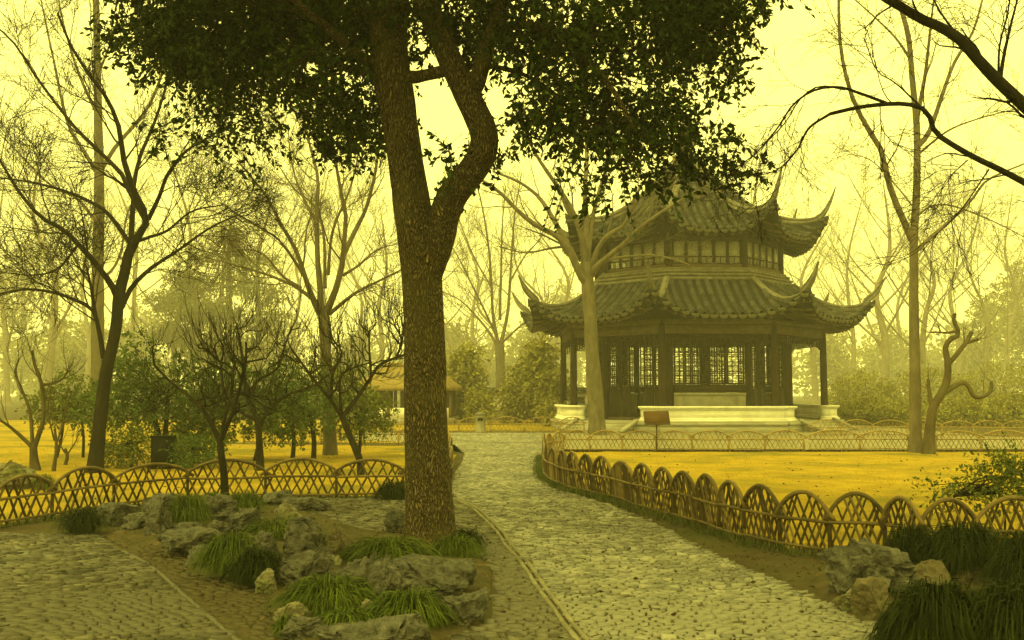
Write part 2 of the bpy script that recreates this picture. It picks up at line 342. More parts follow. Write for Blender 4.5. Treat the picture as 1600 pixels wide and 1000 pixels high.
def px_of(P):
    d = P[:, 1]*_c + (P[:, 2]-CAMH)*_s; up = -P[:, 1]*_s + (P[:, 2]-CAMH)*_c
    return 800 + FPX*P[:, 0]/d, 500 - FPX*up/d
def pave(parent, poly, ymax, w, h, m, seed, gap=.84, light=None, zb=.004):
    r = np.random.default_rng(seed); poly = np.asarray(poly)
    a = np.maximum(poly.min(0)-.8, [-9, 4.2]); b = np.minimum(poly.max(0)+.8, [9, ymax+.8])
    nr = int((b[1]-a[1])/h)+2; nk = int((b[0]-a[0])/(w/2))+6
    k, q = np.meshgrid(np.arange(nk), np.arange(nr+1))
    LX = a[0] + (k-2)*w/2 + r.uniform(-.22, .22, k.shape)*w; LY = a[1] + q*h + r.uniform(-.40, .40, k.shape)*h
    wp = np.stack([LX, LY, 0*LX], -1)*.9; LX = LX + .16*fbm(wp, seed*5, 2); LY = LY + .16*fbm(wp, seed*5+2, 2) + .10*LX*(seed % 2*2-1)
    rows, cols = np.meshgrid(np.arange(nr), np.arange((nk-4)//2), indexing='ij'); rows = rows.ravel(); cols = cols.ravel()
    k0 = 2*cols + rows % 2
    ring = np.stack([np.stack([LX[rows+dr, k0+dk], LY[rows+dr, k0+dk]], -1) for dr, dk in ((0,0),(0,1),(0,2),(1,2),(1,1),(1,0))], 1)
    c = ring.mean(1); ok = inpoly(c, poly) & (pdist(c, poly) > .03); ok &= c[:, 1] < ymax
    ok &= r.random(len(ok)) > .015
    ring = ring[ok]; c = c[ok]; n = len(c)
    top = c[:, None] + (ring-c[:, None])*(gap*r.uniform(.9, 1.02, (n, 1, 1)))
    z = zb + .014 + r.uniform(-.011, .009, (n, 1)) + ((top-c[:, None])*r.uniform(-.16, .16, (n, 1, 2))).sum(-1)
    bot = c[:, None] + (top-c[:, None])*1.06
    V = np.concatenate([np.concatenate([top, z[..., None]], -1), np.concatenate([bot, np.full((n, 6, 1), -.005)], -1)], 1)
    hexa = np.arange(6)[None]; i = np.arange(6); side = np.c_[i+6, (i+1) % 6 + 6, (i+1) % 6, i]
    px, py = px_of(np.c_[c, np.zeros(n)])
    inside = (px > 5) & (px < 1595) & (py < 995)
    near = np.argsort(np.where(inside, c[:, 1], 1e3))[:300]; far = np.setdiff1d(np.arange(n), near)
    for t in near:
        link('paving_stone', raw('paving_stone', V[t]-np.r_[c[t], 0], [hexa, side]), m, parent, loc=(*c[t], 0))
    nf = len(far); off = (np.arange(nf)*12)[:, None, None]
    link('paving', raw('paving', V[far], [(hexa[None]+off).reshape(-1, 6), (side[None]+off).reshape(-1, 4)]), m, parent, kind='stuff')
pave(path, near_main, 39.2, .10, .062, MT['stone'], 1)
pave(side_paving, side_poly, 16, .105, .065, MT['stone2'], 2, zb=.006)
worn_poly = np.vstack([GP([(392,1030),(372,1000),(292,931),(243,888),(196,860),(160,836)]), GP([(225,850),(300,872),(350,900),(408,925),(428,965),(452,1005),(470,1030)])])
worn = sheet('worn_paving', worn_poly, .005, MT['bedsoil'], kind='structure')
pave(worn, worn_poly, 13, .11, .06, MT['worn'], 4, zb=-.001)
pave(left_path, left_poly, 13, .125, .05, MT['stone3'], 3)

worn_me = MB().box((0, 0, 0), (1, 1, 1)).mesh('edging_tile'); setmat(worn_me, MT['stone3'])
tile_me = MB().box((0, 0, 0), (1, 1, 1)).mesh('edging_tile'); setmat(tile_me, MT['edging'])
def edging(parent, pts, offs, ln, w, name='edging_tile', top=.03, me=None):
    P = resample(GP(pts), 400); l = np.r_[0, np.cumsum(np.linalg.norm(np.diff(P, axis=0), axis=1))]
    n = int(l[-1]/ln)
    for off in offs:
        for i in range(n):
            a = np.array([np.interp(i*ln+.006, l, P[:, j]) for j in (0, 1)]); b = np.array([np.interp((i+1)*ln-.006, l, P[:, j]) for j in (0, 1)])
            d = b-a; L_ = np.linalg.norm(d); nx = np.array([-d[1], d[0]])/L_
            o = link(name, me or tile_me, None, parent); c = (a+b)/2 + nx*off
            o.location = (c[0], c[1], top-.02 + random.uniform(-.003, .003)); o.rotation_euler = (0, 0, math.atan2(d[1], d[0]) + random.uniform(-.02, .02)); o.scale = (L_, w*random.uniform(.85, 1.05), .04)
random.seed(3)
edging(path, LINE, (-.032, .032), .26, .030)
edging(left_path, [(192,862),(240,889),(290,934),(370,1003),(388,1028)], (0,), .24, .035, top=.019, me=worn_me)

# lawns behind the fences: straw-coloured winter grass
RF = np.array([[.95,26.6],[.83,24.6],[.72,22.2],[.66,20.1],[.64,18.7],[.68,17.7],[.80,16.8],[.92,16.15],[1.08,15.66],[1.27,15.2],[1.5,14.6],[1.7,13.56],[1.88,12.9],[2.06,12.4],[2.23,11.8],[2.36,11.1],[2.52,10.56],[2.75,10.0],[3.12,9.56],[3.62,9.45],[3.78,8.98],[4.32,9.05],[5.0,8.95],[5.7,9.0]])
LF = np.array([[-6.4,10.8],[-6.16,11.55],[-5.87,12.4],[-5.54,13.5],[-4.85,14.5],[-3.75,14.75],[-2.68,14.8],[-1.68,14.95],[-1.22,15.7],[-1.06,16.6],[-1.1,17.6],[-1.2,18.7],[-1.3,19.9],[-1.36,21.2],[-1.4,22.4]])
lawn_right = mound('lawn', np.vstack([RF+[.25,.1], [[16,8.5],[17,26.6]]]), .015, .35, MT['lawn'], rough=.008, kind='structure')
lawn_left = mound('lawn_left', np.vstack([LF+[-.15,.35], [[-1.5,25],[-2.4,29.4],[-9,30.6],[-14,40],[-30,43],[-30,11]]]), .015, .4, MT['lawn'], rough=.008, kind='structure', seed=4)
mound('far_lawn', np.array([[-9,31.4],[-2.6,31],[-6.4,35],[-6.4,41],[3,41],[3,58],[-40,58],[-40,43.5],[-14,40.6]]), .012, .8, MT['lawn'], rough=.006, kind='structure', seed=5)
# soil of the rock bed, which rises a little between the stones
bed_poly = GP([(170,833),(220,806),(290,788),(400,780),(470,797),(560,826),(640,838),(735,850),(768,890),(768,965),(700,1005),(560,1035),(460,1010),(425,965),(420,925),(350,888),(240,852)])
mound('rock_bed', bed_poly, .05, .045, MT['bedsoil'], slope=.5, rough=.025, kind='structure', seed=6)
bed_right = GP([(1262,905),(1300,880),(1380,862),(1480,856),(1640,860),(1760,900),(1760,1060),(1395,1060),(1372,980),(1300,945)])
mound('rock_bed_right', bed_right, .08, .05, MT['bedsoil'], slope=.6, rough=.03, kind='structure', seed=7)
verge_poly = np.vstack([RF[1:10]-[.05,.0], (RF[1:10]-[.42,.12])[::-1]])
# ------------------------------------------------------------------ octagonal pavilion
PC = np.array([8.4, 46.0]); PA = R_(-20); T8 = math.tan(math.pi/8); C8 = math.cos(math.pi/8)
def cdir(k): a = PA + math.pi/4*k; return np.array([math.sin(a), -math.cos(a), 0.])
def tdir(k): a = PA + math.pi/4*(k+.5); return np.array([math.cos(a), math.sin(a), 0.])
UP = np.array([0, 0, 1.])
pav = empty('pavilion', (*PC, 0), 'two-tiered octagonal pavilion with upswept tiled roofs and dark lattice windows', 'pavilion')
def octo(R): return [tuple((cdir(k)*R)[:2]) for k in range(8)]
def fbox(mb, k, ap, x, z, sx, sy, sz, dn=0):      # box on face k: centre x along the face, apothem ap
    n = cdir(k+.5); t = tdir(k); return mb.box(n*(ap+dn) + t*x + UP*z, (sx, sy, sz), np.array([t, n, UP]))
MB().prism(octo(6.95), -.1, .42).obj('platform', MT['greystone'], pav)
blk = MB().box((0, 0, 0), (1, 1, 1)).mesh('stone_block'); setmat(blk, MT['greystone'])
def inst(name, me, parent, M): o = link(name, me, None, parent); o.matrix_local = Matrix(M.tolist()); return o
def frame4(o, x, y, z, s=(1, 1, 1)):
    M = np.eye(4); M[:3, 0] = x*s[0]; M[:3, 1] = y*s[1]; M[:3, 2] = z*s[2]; M[:3, 3] = o; return M
random.seed(5)
for k in (-2, -1, 0, 1, 2):
    n = cdir(k+.5); t = tdir(k); ap = 6.95*C8; hw = ap*T8
    for row, (z0, z1) in enumerate(((.0, .27), (.28, .425))):
        x = -hw
        while x < hw-.05:
            w = min(random.uniform(1.1, 1.7), hw-x)
            if hw-(x+w) < .5: w = hw-x
            inst('stone_block', blk, pav, frame4(n*(ap+(.01 if row == 0 else .05)) + t*(x+w/2) + UP*(z0+z1)/2, t, n, UP, (w-.015, .12, z1-z0)))
            x += w
DOORS = (-1, 1, 3, 5)
def ledge(k, x0, x1, name='parapet'):
    mb = MB(); ap = 6.6*C8
    for dn, z0, z1, d in ((.0, .43, .53, .46), (-.02, .53, .60, .38), (-.03, .60, .93, .30), (-.01, .93, .985, .36), (0, .985, 1.08, .47)):
        fbox(mb, k, ap, (x0+x1)/2, (z0+z1)/2, x1-x0+(d-.4)*.6, d, z1-z0-.002, dn)
    mb.obj(name, MT['whitestone'], pav)
hwL = 6.6*C8*T8
for k in range(-3, 5):
    if k in DOORS: ledge(k, -hwL, -hwL+.95); ledge(k, hwL-.95, hwL)
    else: ledge(k, -hwL-.09, hwL+.09)
for k in DOORS:
    ap = 6.95*C8; 
    for i in range(3):
        mb = MB(); fbox(mb, k, ap+.17+.34*i, 0, .16-.055*i, 2.9, .36, .32-.11*i); mb.obj('step', MT['greystone'], pav)
    for s in (-1, 1):
        mb = MB(); n = cdir(k+.5); t = tdir(k)
        mb.bar(n*(ap+.05)+t*s*1.58+UP*.50, n*(ap+1.15)+t*s*1.58+UP*.05, .18, .11); mb.obj('stair_rail', MT['greystone'], pav)
col_me = MB().lathe([(.0, 0), (.155, 0), (.16, .8), (.155, 2.4), (.135, 4.05), (0, 4.05)], k=14).mesh('column'); setmat(col_me, MT['wood']); smooth(col_me)
drum_me = MB().lathe([(0, 0), (.22, 0), (.26, .08), (.23, .17), (0, .17)], k=14).mesh('column_base'); setmat(drum_me, MT['greystone'])
for k in range(8):
    c = cdir(k)*6.2
    o = link('column', col_me, None, pav, loc=(c[0], c[1], .43)); link('column_base', drum_me, None, o, loc=(0, 0, -.01))
    mb = MB(); fbox(mb, k, 6.2*C8, 0, 4.3, 2*6.2*C8*T8-.25, .16, .36); fbox(mb, k, 6.2*C8, 0, 4.62, 2*6.2*C8*T8-.1, .24, .2); mb.obj('beam', MT['wood_beam'], pav)
    # hanging fretwork between the columns
    mb = MB(); hw = 6.2*C8*T8-.16; ap = 6.2*C8
    def depth(x): return .30 + .30*max(0, (abs(x)-hw*.72)/(hw*.28))
    fbox(mb, k, ap, 0, 4.09, 2*hw, .05, .05)
    xs = np.arange(-hw+.02, hw, .17)
    for i, x in enumerate(xs):
        dpt = depth(x); fbox(mb, k, ap, x, 4.09-dpt/2, .03, .04, dpt)
        x2 = x + .17
        if x2 < hw:
            zs = [4.09-depth(x+.085)] + [4.09-(j+.5*(i % 2)+.5)*.11 for j in range(int(depth(x)/.11))]
            for z in zs: fbox(mb, k, ap, x+.085, z, .17, .036, .028)
    mb.obj('fretwork', MT['wood'], pav)
# hall
HR = 4.5; hap = HR*C8; hhw = hap*T8
post_me = MB().lathe([(0, 0), (.15, 0), (.15, 4.3), (0, 4.3)], k=10).mesh('hall_post'); setmat(post_me, MT['wood']); smooth(post_me)
def lattice(mb, k, ap, xc, w, z0, z1, b=.06, dn=0):
    h = z1-z0
    for x in (-w/2+b/2, w/2-b/2): fbox(mb, k, ap, xc+x, (z0+z1)/2, b, .07, h, dn)
    for z in (z0+b/2, z1-b/2): fbox(mb, k, ap, xc, z, w-2*b, .066, b, dn)
    iw = w-2*b; ih = h-2*b; nb = max(2, int(round(ih/.45))); ch = ih/nb; q = .026
    for i in range(nb):
        zc = z0+b+ch*(i+.5)
        for x in (-iw*.24, iw*.24): fbox(mb, k, ap, xc+x, zc, q, .045, ch, dn)
        for z in (-ch*.5, -ch*.33, ch*.33): fbox(mb, k, ap, xc, zc+z, iw, .04, q, dn)
        for sx in (-1, 1):
            for z in (-.12, .12): fbox(mb, k, ap, xc+sx*iw*.37, zc+z*ch*2, iw*.26, .04, q, dn)
        n = cdir(k+.5); t = tdir(k); o = n*(ap+dn)
        for sx in (-1, 1):
            for sz in (-1, 1):
                mb.bar(o+t*(xc+sx*iw*.24)+UP*(zc+sz*ch*.16), o+t*(xc+sx*iw*.08)+UP*(zc+sz*ch*.33), .034, q, up=n)
for k in range(8):
    c = cdir(k)*HR; link('hall_post', post_me, None, pav, loc=(c[0], c[1], .42))
for k in range(-3, 5):
    mb = MB(); fbox(mb, k, hap, 0, 4.42, 2*hhw, .16, .44); mb.obj('lintel', MT['wood'], pav)
    if k in DOORS:
        for s in (-1, 1):
            for j, (xc, w) in enumerate(((s*(hhw-.16-.31), .62), (s*.62, .50))):
                lf = MB()
                lattice(lf, k, hap, xc, w, 1.75, 4.2); fbox(lf, k, hap, xc, 1.1, w, .06, 1.3); fbox(lf, k, hap, xc, 1.15, w-.2, .09, .9)
                lf.obj('door_leaf', MT['wood'], pav)
        mb = MB(); fbox(mb, k, hap, 0, .48, 2*hhw-.3, .16, .12); mb.obj('threshold', MT['wood_beam'], pav)
    else:
        mb = MB(); fbox(mb, k, hap, 0, 1.03, 2*hhw-.32, .24, 1.2); fbox(mb, k, hap, 0, 1.58, 2*hhw-.3, .34, .12); fbox(mb, k, hap, 0, .52, 2*hhw-.3, .32, .16)
        for s in (-1, 1): fbox(mb, k, hap, s*(hhw-.42), 1.06, .2, .29, .9)
        mb.obj('sill_wall', MT['sill'], pav)
        mb = MB(); fbox(mb, k, hap, 0, 1.82, 2*hhw-.3, .12, .34); mb.obj('window_rail', MT['wood'], pav)
        for j in range(4):
            w = (2*hhw-.34)/4; mb = MB(); lattice(mb, k, hap, (j-1.5)*w, w-.02, 2.0, 4.2); mb.obj('lattice_window', MT['wood'], pav)

# roofs
def roof_fn(d0, d1, z0, z1, lift, flare, pw):
    def f(k, s, u):              # u in -1..1 across the face at this s
        s = np.asarray(s, float); u = np.asarray(u, float)
        d = d0 + (d1-d0)*s + flare*s**2*np.abs(u)**4
        z = z1 + (z0-z1)*(1-s)**pw + lift*s**3*np.abs(u)**3.5
        n = cdir(k+.5); t = tdir(k)
        return n*d[..., None] + t*(d*T8*u)[..., None] + UP*z[..., None]
    return f
tile_mb = MB(); a = np.linspace(-.12, math.pi+.12, 6)
ring = lambda x, r: np.stack([np.full(6, x), np.cos(a)*r, np.sin(a)*r], -1)
tile_mb.add(np.vstack([ring(-.56, .86), ring(.5, 1.0), ring(.5, .72)]), np.array([[i, i+1, i+7, i+6] for i in range(5)] + [[i+6, i+7, i+13, i+12] for i in range(5)]), [list(range(17, 11, -1))])
tile_me = tile_mb.mesh('roof_tile'); setmat(tile_me, MT['tile']); TV = np.concatenate(tile_mb.v); TF = {q: np.concatenate(x) for q, x in tile_mb.f.items()}
drip_mb = MB(); aa = np.linspace(math.pi, 2*math.pi, 7)
dv = np.vstack([np.stack([np.zeros(7), np.cos(aa), np.sin(aa)*1.25], -1), np.stack([np.full(7, .18), np.cos(aa), np.sin(aa)*1.25], -1)])
drip_mb.add(dv, np.array([[i, i+1, i+8, i+7] for i in range(6)]), [list(range(6, -1, -1))], [list(range(7, 14))])
drip_me = drip_mb.mesh('drip_tile'); setmat(drip_me, MT['ridge'])
all_tiles = []
def build_roof(name, f, pitch, tl, d0, d1, rd):
    roof = None
    mb = MB(); S, U = np.meshgrid(np.linspace(0, 1, 15), np.linspace(-1, 1, 25), indexing='ij'); ns, nu = S.shape
    idx = np.arange(ns*nu).reshape(ns, nu); Fq = np.stack([idx[:-1, :-1], idx[1:, :-1], idx[1:, 1:], idx[:-1, 1:]], -1).reshape(-1, 4)
    for k in range(8):
        P = f(k, S.ravel(), U.ravel()); Q = P - UP*.18
        e = idx[-1]; rim = np.stack([e[:-1], e[:-1]+ns*nu, e[1:]+ns*nu, e[1:]], -1)
        mb.add(np.vstack([P, Q]), Fq, Fq[:, ::-1]+ns*nu, rim)
    roof = mb.obj(name, MT['roof_under'], pav)
    ra = MB()
    for k in range(8):
        eave = d1*T8; n = int(2*eave/pitch); 
        for j in range(n):
            w = (j-(n-1)/2)*(2*eave/n)
            s0 = max(0.0, (abs(w)/T8*1.02 - d0)/(d1-d0)); 
            ss = np.linspace(s0, 1, 40); us = np.clip(w/((d0+(d1-d0)*ss)*T8), -1, 1)
            P = f(k, ss, us); l = np.r_[0, np.cumsum(np.linalg.norm(np.diff(P, axis=0), axis=1))]
            m = max(1, int(l[-1]/tl)); 
            for i in range(m):
                a0, a1 = l[-1]-(i+1)*tl, l[-1]-i*tl
                p0 = np.array([np.interp(max(a0, 0), l, P[:, q]) for q in range(3)]); p1 = np.array([np.interp(a1, l, P[:, q]) for q in range(3)])
                x = nrm(p1-p0); y = nrm(np.cross(UP, x)); z = np.cross(x, y)
                all_tiles.append((roof, frame4((p0+p1)/2 + z*.005, x, y, z, (np.linalg.norm(p1-p0), pitch*.30, pitch*.36))))
            # drip tile under the row end
            x = nrm(P[-1]-P[-3]); y = nrm(np.cross(UP, x))
            inst('drip_tile', drip_me, roof, frame4(P[-1]+x*.03-UP*.01, nrm(np.cross(y, UP)), y, UP, (.2, pitch*.46, pitch*.34)))
            if j % 1 == 0:
                p = P[-1]-UP*.26; q = P[len(P)//3]-UP*.26
                for b0, b1 in ((p, P[27]-UP*.25), (P[27]-UP*.25, P[12]-UP*.25)): ra.bar(b1, b0-nrm(b0-b1)*.05, .07, .09)
    ra.obj('rafters', MT['wood_beam'], roof, kind='stuff')
    for k in range(8):           # hip ridges sweeping up to the corner tips
        ss = np.linspace(0.02, .86, 7); P = f(k, ss, np.full(7, -1.0)); Rr = np.linalg.norm(P[:, :2], axis=1)
        path = np.c_[Rr, P[:, 2]+.12]; path = resample(np.vstack([path, rd]), 26)
        hh = np.interp(np.linspace(0, 1, 26), [0, .6, .85, 1], [.30, .32, .20, .03]); ww = np.interp(np.linspace(0, 1, 26), [0, .7, 1], [.13, .12, .03])
        n = cdir(k); t = np.cross(UP, n); tg = np.gradient(path, axis=0); tg /= np.linalg.norm(tg, axis=1)[:, None]; nn = np.c_[-tg[:, 1], tg[:, 0]]
        prof = np.array([(-.7, .12), (-.7, -.02), (-1.15, -.06), (-1.15, -.22), (-.85, -.26), (-.85, -.5), (-1.2, -.55), (-1.2, -1), (1.2, -1), (1.2, -.55), (.85, -.5), (.85, -.26), (1.15, -.22), (1.15, -.06), (.7, -.02), (.7, .12)])
        V = []
        for i in range(26):
            q = path[i] + nn[i]*0; base = n*q[0] + UP*q[1]; nv = n*nn[i, 0] + UP*nn[i, 1]
            V.append(base + t*(prof[:, :1]*ww[i]) + nv*(prof[:, 1:]*hh[i]))
        m = len(prof); F = [[i*m+j, i*m+(j+1) % m, (i+1)*m+(j+1) % m, (i+1)*m+j] for i in range(25) for j in range(m)]
        MB().add(np.vstack(V), F, [list(range(m))], [list(range(26*m-1, 25*m-1, -1))]).obj('hip_ridge', MT['ridge'], roof)
    return roof
lo = roof_fn(4.55, 7.45, 6.62, 4.78, 1.05, .40, 1.5)
up = roof_fn(.32, 5.72, 13.1, 8.55, 1.25, .38, 1.55)
lower_roof = build_roof('lower_roof', lo, .385, .36, 4.55, 7.45, np.array([[8.05, 5.88], [8.5, 6.25], [8.95, 6.85]]))
upper_roof = build_roof('upper_roof', up, .36, .36, .32, 5.72, np.array([[6.2, 9.85], [6.6, 10.4], [6.92, 11.1]]))
cd = np.array([np.linalg.norm(M[:2, 3] + PC) + (0 if r is lower_roof else 1.2) for r, M in all_tiles]); order = np.argsort(cd)
rest = {}
for q, i in enumerate(order):
    r, M = all_tiles[i]
    if q < 300: inst('roof_tile', tile_me, r, M)
    else: rest.setdefault(r.name, (r, MB()))[1].add(TV @ M[:3, :3].T + M[:3, 3], *TF.values())
for r, mb in rest.values(): mb.obj('roof_tiles', MT['tile'], r, kind='stuff')
# stone band and windows of the upper storey
for R0, z0, z1 in ((5.02, 6.52, 6.66), (4.86, 6.66, 6.72), (4.95, 6.72, 6.83), (4.74, 6.83, 6.89), (4.82, 6.89, 7.0), (4.66, 7.0, 7.12)):
    MB().prism(octo(R0), z0, z1-.002).obj('band_course', MT['ridge'], pav)
up_post = MB().lathe([(0, 0), (.15, 0), (.15, 1.6), (0, 1.6)], k=8).mesh('upper_post'); setmat(up_post, MT['wood'])
UR = 4.4; uap = UR*C8; uhw = uap*T8
MB().prism(octo(4.2), 8.5, 8.62).obj('upper_ceiling', MT['wood'], pav)
for k in range(8):
    c = cdir(k)*UR; link('upper_post', up_post, None, pav, loc=(c[0], c[1], 7.1))
    mb = MB(); fbox(mb, k, uap, 0, 7.2, 2*uhw-.2, .14, .16); mb.obj('window_sill', MT['wood_beam'], pav)
    mb = MB(); fbox(mb, k, uap, 0, 8.5, 2*uhw-.2, .16, .3); mb.obj('upper_beam', MT['wood'], pav)
    for j in range(5):
        w = (2*uhw-.3)/5; xc = (j-2)*w; mb = MB()
        for x in (-w/2+.035, w/2-.035): fbox(mb, k, uap, xc+x, 7.82, .06, .07, 1.06)
        for z in (7.31, 7.62, 8.33): fbox(mb, k, uap, xc, z, w-.13, .06, .05)
        fbox(mb, k, uap, xc, 7.46, .03, .05, .27)
        wd = mb.obj('upper_window', MT['wood'], pav)
        pb = MB(); fbox(pb, k, uap, xc, 7.82, w-.13, .012, 1.0); pb.obj('pane', MT['glass'], wd)
MB().lathe([(0, 12.9), (.55, 12.9), (.6, 13.1), (.42, 13.2), (.36, 13.35), (.5, 13.55), (.52, 13.8), (.36, 14.0), (.24, 14.1), (.3, 14.25), (.33, 14.45), (.2, 14.65), (.12, 14.75), (.17, 14.9), (.12, 15.05), (.03, 15.3), (0, 15.3)], k=16).obj('finial', MT['ridge'], pav, sm=True)

# ------------------------------------------------------------------ bamboo fences
stick_me = {}
for nm in ('bamboo', 'bamboo_dark'):
    me = MB().tube([(0, 0, -.5), (0, 0, -.1), (0, 0, -.08), (0, 0, .3), (0, 0, .32), (0, 0, .5)], [1, .95, .95, .9, .92, .82], 6).mesh('lattice_stick'); setmat(me, MT[nm]); stick_me[nm] = me
def fence(nodes, label, cat='fence', group=None, hr=.34, ht=.61, sp=.105, lean=.42, fine=True, seed=0, close_ht=.0, m='bamboo', md='bamboo_dark', sr=.0085, hoop_r=.019):
    r = np.random.default_rng(seed); nodes = np.asarray(nodes, float); sl = np.r_[0, np.cumsum(np.linalg.norm(np.diff(nodes, axis=0), axis=1))]
    root = empty('bamboo_fence', (*nodes[0], 0), label, cat, group); o0 = np.r_[nodes[0], 0]
    def P(s, z, off=0):
        i = np.clip(np.searchsorted(sl, s)-1, 0, len(sl)-2); d = nodes[i+1]-nodes[i]; d = d/np.linalg.norm(d)
        q = nodes[i] + d*(s-sl[i]); return np.array([q[0]-d[1]*off, q[1]+d[0]*off, z]) - o0
    hts = ht + r.uniform(-.02, .02, len(sl)-1)
    def top(s):
        i = int(np.clip(np.searchsorted(sl, s)-1, 0, len(sl)-2)); u = (s-sl[i])/(sl[i+1]-sl[i])
        return hr + .085 + (hts[i]-hr-.085)*max(0, 1-(2*u-1)**2)**.9
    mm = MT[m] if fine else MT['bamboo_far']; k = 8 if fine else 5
    for i in range(len(sl)-1):
        a, b = sl[i], sl[i+1]; u = np.linspace(-.075, 1.075, 24 if fine else 12); jt = r.uniform(-.012, .012, 2)
        pts = [P(a + (b-a)*x, hr + .085 + (hts[i]-hr-.085)*(math.copysign(abs(1-(2*x-1)**2)**.9, 1-(2*x-1)**2)) + jt[0]*(x-.5), -.012 + .010*(i % 2)) for x in u]
        rad = hoop_r*(1 + .12*(np.arange(len(u)) % 5 == 0)); MB().tube(pts, rad, k).obj('hoop', mm, root, sm=True)
        if fine:
            pts2 = [p + np.array([0, 0, -.012]) + 0 for p in pts]; off = P(a+.01, 0, .02)-P(a+.01, 0, 0)
            MB().tube([p+off for p in pts2], hoop_r*.7, 6).obj('hoop', MT[md], root, sm=True)
        nn = max(4, int((b-a)/.07)); u = np.linspace(0, 1, nn)
        for z, rr in ((hr, .016), (.075, .014)):
            wob = r.uniform(-.008, .008, 3); 
            pts = [P(a+(b-a)*x, z + wob[0] + wob[1]*math.sin(3*x), -.024) for x in u]
            MB().tube(pts, rr*(1+.22*(np.arange(nn) % 4 == 1)), k if fine else 4).obj('rail', mm, root, sm=True)
        q = P(b, 0, .0); MB().tube([q+[0, 0, -.06], q+[0, 0, hr+.06]], .022 if fine else .03, 6).obj('stake', MT[md] if fine else mm, root, sm=True)
    lat = MB()
    for sgn in (1, -1):
        s = -.3
        while s < sl[-1]+.3:
            s += sp*r.uniform(.82, 1.18); z = 0; x = s; ln = lean*r.uniform(.85, 1.15)
            zs = np.linspace(0, ht+.05, 40); xs = s + sgn*ln*zs
            ok = [(0 <= x_ <= sl[-1]) and z_ < top(min(max(x_, 0), sl[-1]))-.005 for x_, z_ in zip(xs, zs)]
            run = [j for j in range(40) if ok[j]]
            if len(run) < 6: continue
            j0 = run[0]; j1 = j0
            while j1+1 < 40 and ok[j1+1]: j1 += 1
            off = .009*sgn; A = P(xs[j0], zs[j0]-.02*(j0 == 0), off); Bq = P(xs[j1], zs[j1]+.01, off); d = Bq-A; l = np.linalg.norm(d)
            if l < .1: continue
            if fine:
                o = link('lattice_stick', stick_me['bamboo' if r.random() < .45 else 'bamboo_dark'], None, root)
                zq = Vector(d).to_track_quat('Z', 'Y'); o.rotation_mode = 'QUATERNION'; o.rotation_quaternion = zq; o.location = (A+Bq)/2
                rr = sr*r.uniform(.8, 1.25); o.scale = (rr, rr, l)
            else: lat.tube([A, Bq], sr*1.3, 3, cap=False)
    if not fine: lat.obj('lattice', MT['bamboo_far'], root, kind='stuff')
    return root
fence(RF[1:][::1], 'low bamboo hoop fence curving along the right edge of the path', seed=1, sp=.088, sr=.0135, lean=.42, ht=.63, hoop_r=.021)
fence(LF, 'low bamboo lattice fence across the left lawn ending behind the big trunk', seed=2, ht=.60, sp=.145, lean=.55, sr=.0145, hoop_r=.021)
fx = [.83, 1.41, 2.15, 3.05, 3.99, 4.98, 6.0, 7.0, 8.08]
fence([(.83, 24.6), (1.05, 25.6), (1.41, 26.6)] + [(x, 26.75) for x in fx[2:]], 'bamboo hoop fence in front of the pavilion behind the golden lawn', fine=False, seed=3, ht=.58, sp=.13, lean=.6)
fence([(x, 26.8) for x in (8.22, 9.65, 11.0, 11.75, 13.0, 14.35, 15.7, 17.0)], 'bamboo hoop fence behind the golden lawn on the far right by the tall bare tree', fine=False, seed=4, ht=.58, sp=.13, lean=.6)
fence([(x, 36.4) for x in (11.2, 12.4, 13.6, 14.9, 16.2)] + [(17.3, 36.2), (18.2, 35.8), (19.0, 35.2), (19.8, 34.4), (20.6, 33.6)], 'farther bamboo hoop fence below the clipped bushes on the right', fine=False, seed=5, ht=.6, sp=.16, lean=.6)
fence([(-6.3, 40.2), (-5.0, 40.1), (-3.6, 40), (-2.2, 40), (-.9, 40), (.5, 40), (2.0, 40), (3.0, 40.2)], 'bamboo hoop fence across the far end of the path near the bin', fine=False, seed=6, ht=.62, sp=.16, lean=.6)
fence([(-1.45, 23.0), (-1.6, 25), (-1.9, 27), (-2.4, 29.2), (-3.5, 29.8), (-4.7, 30.1), (-6, 30.4), (-7.3, 30.7), (-8.6, 31)], 'bamboo lattice fence at the back of the left lawn before the thatched hut', fine=False, seed=7, ht=.6, sp=.15, lean=.6)

# ------------------------------------------------------------------ small furniture and far buildings
sg = empty('information_sign', (3.95, 26.35, 0), 'small slanted wooden sign on a thin post before the pavilion', 'sign')
MB().tube([(0, .02, -.05), (0, .02, .92)], .022, 8).obj('post', MT['sign'], sg)
ax = np.array([[1, 0, .02], [0, .62, .78], [-.02, -.78, .62]])
MB().box((0, -.01, .96), (.66, .40, .03), ax).obj('panel', MT['sign'], sg)
MB().box((0, -.01, .93), (.70, .44, .025), ax).obj('panel_back', MT['wood_beam'], sg)
bn = empty('litter_bin', (-1.28, 39.2, 0), 'grey stone litter bin beside the far hoop fence', 'bin')
MB().lathe([(0, 0), (.25, 0), (.27, .06), (.24, .12), (.24, .62), (.27, .66), (.27, .72), (0, .72)], k=4).obj('body', MT['bin'], bn).rotation_euler = (0, 0, .6)
MB().lathe([(0, .72), (.29, .72), (.27, .8), (.1, .86), (0, .86)], k=4).obj('lid', MT['ridge'], bn).rotation_euler = (0, 0, .6)
MB().box((.0, -.19, .56), (.2, .02, .1)).obj('opening_shade', MT['metal'], bn)  # dark plate on the body stands in for shade inside the slot
cb = empty('equipment_box', (*(W(256, 700, 20.5)[:2]), 0), 'black metal equipment box behind the left bamboo fence', 'box')
